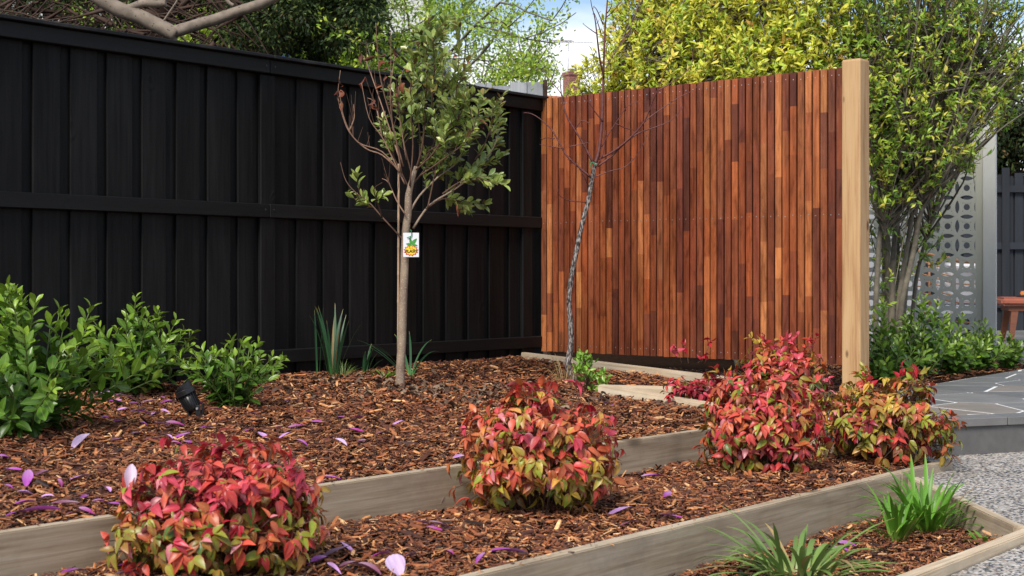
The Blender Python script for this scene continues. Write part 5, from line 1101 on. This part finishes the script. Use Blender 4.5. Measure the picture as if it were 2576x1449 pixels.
hx = P(1438, 240, 46); ho = empty('brick_house', (hx.x, hx.y, -.26), R(28)); tag(ho, 'distant house with terracotta roof and brick chimney above the screen corner', 'house')
rz = hx.z+.26+.08
mm = MB(); mm.box((-6, -1, 0), (4, 6, rz-2.4)); mm.build('wall', M_brick, ho)
mm = MB(); mm.v = [(-6.4, -1.5, rz-2.45), (4.4, -1.5, rz-2.45), (4.4, 6.5, rz-2.45), (-6.4, 6.5, rz-2.45), (-4, .9, rz-.0), (2, .9, rz-.0)]; [mm.face(f) for f in ((0, 1, 5, 4), (2, 3, 4, 5), (1, 2, 5), (3, 0, 4), (3, 2, 1, 0))]; mm.build('roof', M_tile, ho)
zt = P(1438, 182, 46).z+.26
mm = MB(); mm.box((-.21, -.21, rz-1.6), (.21, .21, zt-.12)); mm.box((-.235, -.235, zt-.119), (.235, .235, zt)); ch = mm.build('chimney', M_brick, ho)
mm = MB(); mm.tube([(0, 0, zt), (0, 0, zt+.09)], .075, 10); mm.tube([(0, 0, zt+.09), (0, 0, zt+.13)], [.14, .05], 10); mm.build('cowl', M_grey, ch)
an0 = P(1428, 182, 46); ant = empty('tv_antenna', an0, R(15)); tag(ant, 'thin television antenna standing on the distant chimney', 'antenna'); mm = MB(); ah = P(1428, 106, 46).z-an0.z
mm.tube([(0, 0, -.3), (.04, 0, ah)], .014, 6); mm.build('mast', M_steel, ant); mm = MB(); mm.tube([(-.5, -.6, ah-.06), (.35, .5, ah+.06)], .012, 5); mm.build('boom', M_steel, ant)
mm = MB()
for t, L in ((.0, .45), (.12, .42), (.24, .4), (.36, .35), (.62, .85), (.85, .8)):
    c = Vector((-.5, -.6, ah-.06)).lerp(Vector((.35, .5, ah+.06)), t); v = Vector((.85, -.5, -.06)).normalized(); mm.tube([c-v*L, c+v*L], .006, 4)
tag(mm.build('elements', M_steel, ant), kind='stuff')
# blue weatherboard house glimpsed behind the conifer
bh = P(560, 200, 24); bo = empty('blue_house', (bh.x, bh.y, -.26), R(6)); tag(bo, 'light blue house glimpsed through the conifer branches at upper left', 'house'); M_blue = plain('blue_wall', s2l((104, 150, 196)), .7, 0, .06, 6); M_wt = plain('white_trim', (.8, .8, .8), .6, 0, .03)
mm = MB(); mm.box((-3, 0, 0), (3.2, 3, 5.2)); mm.build('wall', M_blue, bo)
mm = MB(); mm.box((-.7, -.03, 3.6), (.3, -.002, 4.9)); win_ = mm.build('window', M_white, bo)
for x0 in (-.9, .35, 1.5):
    w_ = MB(); w_.box((x0, -.05, 3.0), (x0+.12, -.002, 5.0)); w_.build('window_trim', M_wt, win_)
mm = MB(); mm.v = [(-3.4, -.5, 5.2), (3.6, -.5, 5.2), (3.6, 3.5, 5.2), (-3.4, 3.5, 5.2), (-3.4, 1.5, 6.6), (3.6, 1.5, 6.6)]; [mm.face(f) for f in ((0, 1, 5, 4), (2, 3, 4, 5), (1, 2, 5), (3, 0, 4), (3, 2, 1, 0))]; mm.build('roof', M_grey, bo)
gh = P(1000, 160, 26); go = empty('grey_house', (gh.x, gh.y, -.26)); tag(go, 'pale grey house wall glimpsed behind the spring tree', 'house'); mm = MB(); mm.box((-2.2, 0, 0), (.6, 3, 4.9)); mm.build('wall', plain('grey_cladding', s2l((176, 180, 186)), .7), go); mm = MB(); mm.v = [(-2.5, -.4, 4.9), (.9, -.4, 4.9), (.9, 3.4, 4.9), (-2.5, 3.4, 4.9), (-2.5, 1.5, 5.6), (.9, 1.5, 5.6)]; [mm.face(f) for f in ((0, 1, 5, 4), (2, 3, 4, 5), (1, 2, 5), (3, 0, 4), (3, 2, 1, 0))]; mm.build('roof', M_grey, go)

# ------------------------------------------------------------------ patterned metal panel and post
DP = 11.8; pl0 = P(2150, 0, DP).x; pr0 = P(2462, 0, DP).x; pz0, pz1 = .22, 2.12
pan = empty('patterned_panel', (pl0, DP, PZ)); tag(pan, 'grey laser-cut metal privacy panel with a circle and star pattern', 'metal panel')
W = pr0-pl0; H = pz1-pz0; pt = .1615; hw = .0150
def ring_strip(mm, cx, cz, rad, y0, y1, hw=.0150):
    n = 40; prev = None
    for k in range(n+1):
        a = 2*math.pi*k/n; c, s_ = math.cos(a), math.sin(a); px, pz = cx+rad*c, cz+rad*s_
        if not (0 < px < W and 0 < pz < H): prev = None; continue
        i = len(mm.v)
        for rr_ in (rad-hw, rad+hw):
            for yy in (y0, y1): mm.v.append((min(max(cx+rr_*c, 0), W), yy, min(max(cz+rr_*s_, 0), H)+pz0-PZ))
        if prev is not None:
            j = prev
            for q in ((0, 2), (3, 1), (1, 0), (2, 3)): mm.face([j+q[0], i+q[0], i+q[1], j+q[1]])
        prev = i
ca = MB(); cb_ = MB()
nx = int(W/pt)+2; nzr = int(H/pt)+2; off = W % pt
for i in range(-1, nx):
    for j in range(-1, nzr):
        cx = W-.02-pt*i; cz = pt*j
        par = (i % 2)*2+(j % 2)
        ring_strip(ca, cx+pt/2, cz+pt/2, pt*.7071, -.0018-.0006*par, .0018+.0006*par); ring_strip(cb_, cx+pt/2, cz+pt/2, pt*.225, -.0006, .0012, .0100)
tag(ca.build('cut_sheet', M_greyp, pan), kind='stuff'); tag(cb_.build('cut_rings', M_greyp, pan), kind='stuff')
mm = MB()
mm.box((-.02, -.012, pz0-.04-PZ), (W, .012, pz0-PZ)); mm.box((-.02, -.012, pz1-PZ), (W, .012, pz1+.04-PZ)); mm.build('frame', M_greyp, pan)
gp = P(2490, 0, DP-.03); gpo = empty('grey_post', (gp.x, gp.y, PZ), R(-24)); tag(gpo, 'tall smooth light grey metal post beside the patterned panel', 'post')
mm = MB(); mm.box((-.052, -.052, 0), (.052, .052, 2.06)); me = mm.mesh('shaft', M_grey); bevel(me, .005, 2); link('shaft', me, gpo)
mm = MB(); mm.box((-.056, -.056, 2.06), (.056, .056, 2.135)); me = mm.mesh('cap', M_grey); bevel(me, .004); link('cap', me, gpo)
mm = MB(); mm.box((-.115, -.018, 0), (-.056, .018, 2.0)); mm.build('channel', M_greyp, gpo)

# ------------------------------------------------------------------ back fence, table, chair, white wall
bf = P(2700, 700, 17.2); bfo = empty('back_fence', (bf.x, bf.y, PZ), R(-3)); tag(bfo, 'dark charcoal paling fence at the back right, behind the wooden table', 'fence'); M_char = wood('charcoal_paint', [(.25, s2l((22, 25, 30))), (.75, s2l((40, 44, 51)))], 2, 50, .6, .4); x = .4; i = 0
while x > -3.6:
    mm = MB(); mm.box((x-.105, 0, 0), (x-.004, .018, 1.9+.02*((i*37) % 3))); mm.build('paling', M_char, bfo); mm = MB(); mm.box((x-.13, .03, 0), (x+.0, .045, 1.88)); mm.build('back_paling', M_char, bfo); x -= .125; i += 1
for z0 in (.28, 1.0, 1.7): mm = MB(); mm.box((-3.6, -.05, z0), (.4, -.002, z0+.085)); mm.build('rail', M_char, bfo)
for xx in (-.83, -2.6): mm = MB(); mm.box((xx-.05, -.07, 0), (xx+.04, -.052, 2.0)); mm.build('post', M_char, bfo)
# white wall far behind the panel's left part
ww = P(2255, 700, 15.5); wo_ = MB(); wo_.box((-.62, 0, 0), (.30, .12, 2.1)); o = wo_.build('white_wall', M_white, None, (ww.x, ww.y, PZ)); bevel(o.data, .01); tag(o, 'white rendered wall showing through the left side of the patterned panel', 'wall')
# timber table
tb_ = P(2600, 700, 14.2); tt = empty('wooden_table', (tb_.x, tb_.y, PZ), R(-10)); tag(tt, 'reddish brown timber table with splayed legs at the right edge', 'table'); M_teak = wood('oiled_timber', [(.25, s2l((82, 44, 26))), (.75, s2l((122, 70, 42)))], 0, 40, .45, .1); M_ttop = plain('terracotta_top', s2l((146, 80, 58)), .5, 0, .08, 12)
mm = MB(); mm.box((-.36, -.3, .375), (.7, .3, .46)); me = mm.mesh('top', M_ttop); bevel(me, .028, 3); link('top', me, tt)
mm = MB(); mm.box((-.28, -.24, .325), (.62, .24, .374)); mm.build('apron', M_teak, tt)
for sx, sy in ((-.22, -.2), (-.22, .2), (.56, -.2), (.56, .2)):
    mm = MB(); n = 0; q = .03
    for z_, f, e in ((0, 1.30, .022), (.324, 1.0, .034)): mm.v += [(sx*1.0+(-.05 if sx < 0 else .05)*(f-1)*3+a_*e, sy*f+b_*e, z_) for a_, b_ in ((-1, -1), (1, -1), (1, 1), (-1, 1))]
    [mm.face(f) for f in ((0, 1, 5, 4), (1, 2, 6, 5), (2, 3, 7, 6), (3, 0, 4, 7), (3, 2, 1, 0), (4, 5, 6, 7))]; mm.build('leg', M_teak, tt)
bd = tb_+Vector((-.06, -.05, 0)); brd = empty('serving_board', (bd.x, bd.y, PZ+.461)); tag(brd, 'dark serving board with orange bread pieces on the timber table', 'board'); mm = MB(); mm.box((-.1, -.1, 0), (.2, .1, .016)); mm.build('board', M_plastic, brd); M_bread = plain('bread', s2l((206, 128, 62)), .7, 0, .2, 30)
for k in range(4): mm = MB(); mm.box((-.03, -.02, 0), (.03, .02, .045)); me = mm.mesh('bread', M_bread); bevel(me, .008, 2); o = link('bread', me, brd, (-.06+.05*k, .02*(k % 2), .017)); o.rotation_euler = (0, .25*(k % 2), .4*k)
# woven cord armchair behind the panel
ac = P(2400, 800, 13.1); ch_ = empty('cord_armchair', (ac.x, ac.y, PZ), R(8)); tag(ch_, 'tan woven cord armchair seen through the patterned panel', 'chair'); M_rat = plain('rattan', s2l((170, 122, 82)), .6, 0, .3, 60, .2)
def arc(rad, z_, a0, a1, n=14): return [(rad*math.cos(R(lerp(a0, a1, k/n))), rad*.8*math.sin(R(lerp(a0, a1, k/n))), z_+.05*math.cos(2*R(lerp(a0, a1, k/n)-90))*(-1)) for k in range(n+1)]
mm = MB(); mm.tube(arc(.36, .86, -200, 20), .022, 8); mm.build('top_rail', M_rat, ch_)
for k in range(9):
    mm = MB(); mm.tube(arc(.345, .30+.058*k, -200, 20), .007, 5); mm.build('cord', M_rat, ch_)
for a in (-195, -150, -110, -70, -30, 15):
    mm = MB(); mm.tube([(.35*math.cos(R(a)), .28*math.sin(R(a)), .26), (.36*math.cos(R(a)), .29*math.sin(R(a)), .84)], .011, 6); mm.build('upright', M_rat, ch_)
mm = MB(); mm.box((-.3, -.24, .30), (.3, .26, .40)); me = mm.mesh('seat_cushion', M_wt); bevel(me, .03, 3); link('seat_cushion', me, ch_)
mm = MB(); mm.box((-.24, -.20, .42), (.24, -.10, .80)); me = mm.mesh('back_cushion', M_wt); bevel(me, .03, 3); link('back_cushion', me, ch_)
for sx, sy in ((-.26, -.22), (.26, -.22), (-.26, .22), (.26, .22)): mm = MB(); mm.tube([(sx, sy, 0), (sx*.95, sy*.95, .3)], [.012, .016], 8); mm.build('leg', M_plastic, ch_)
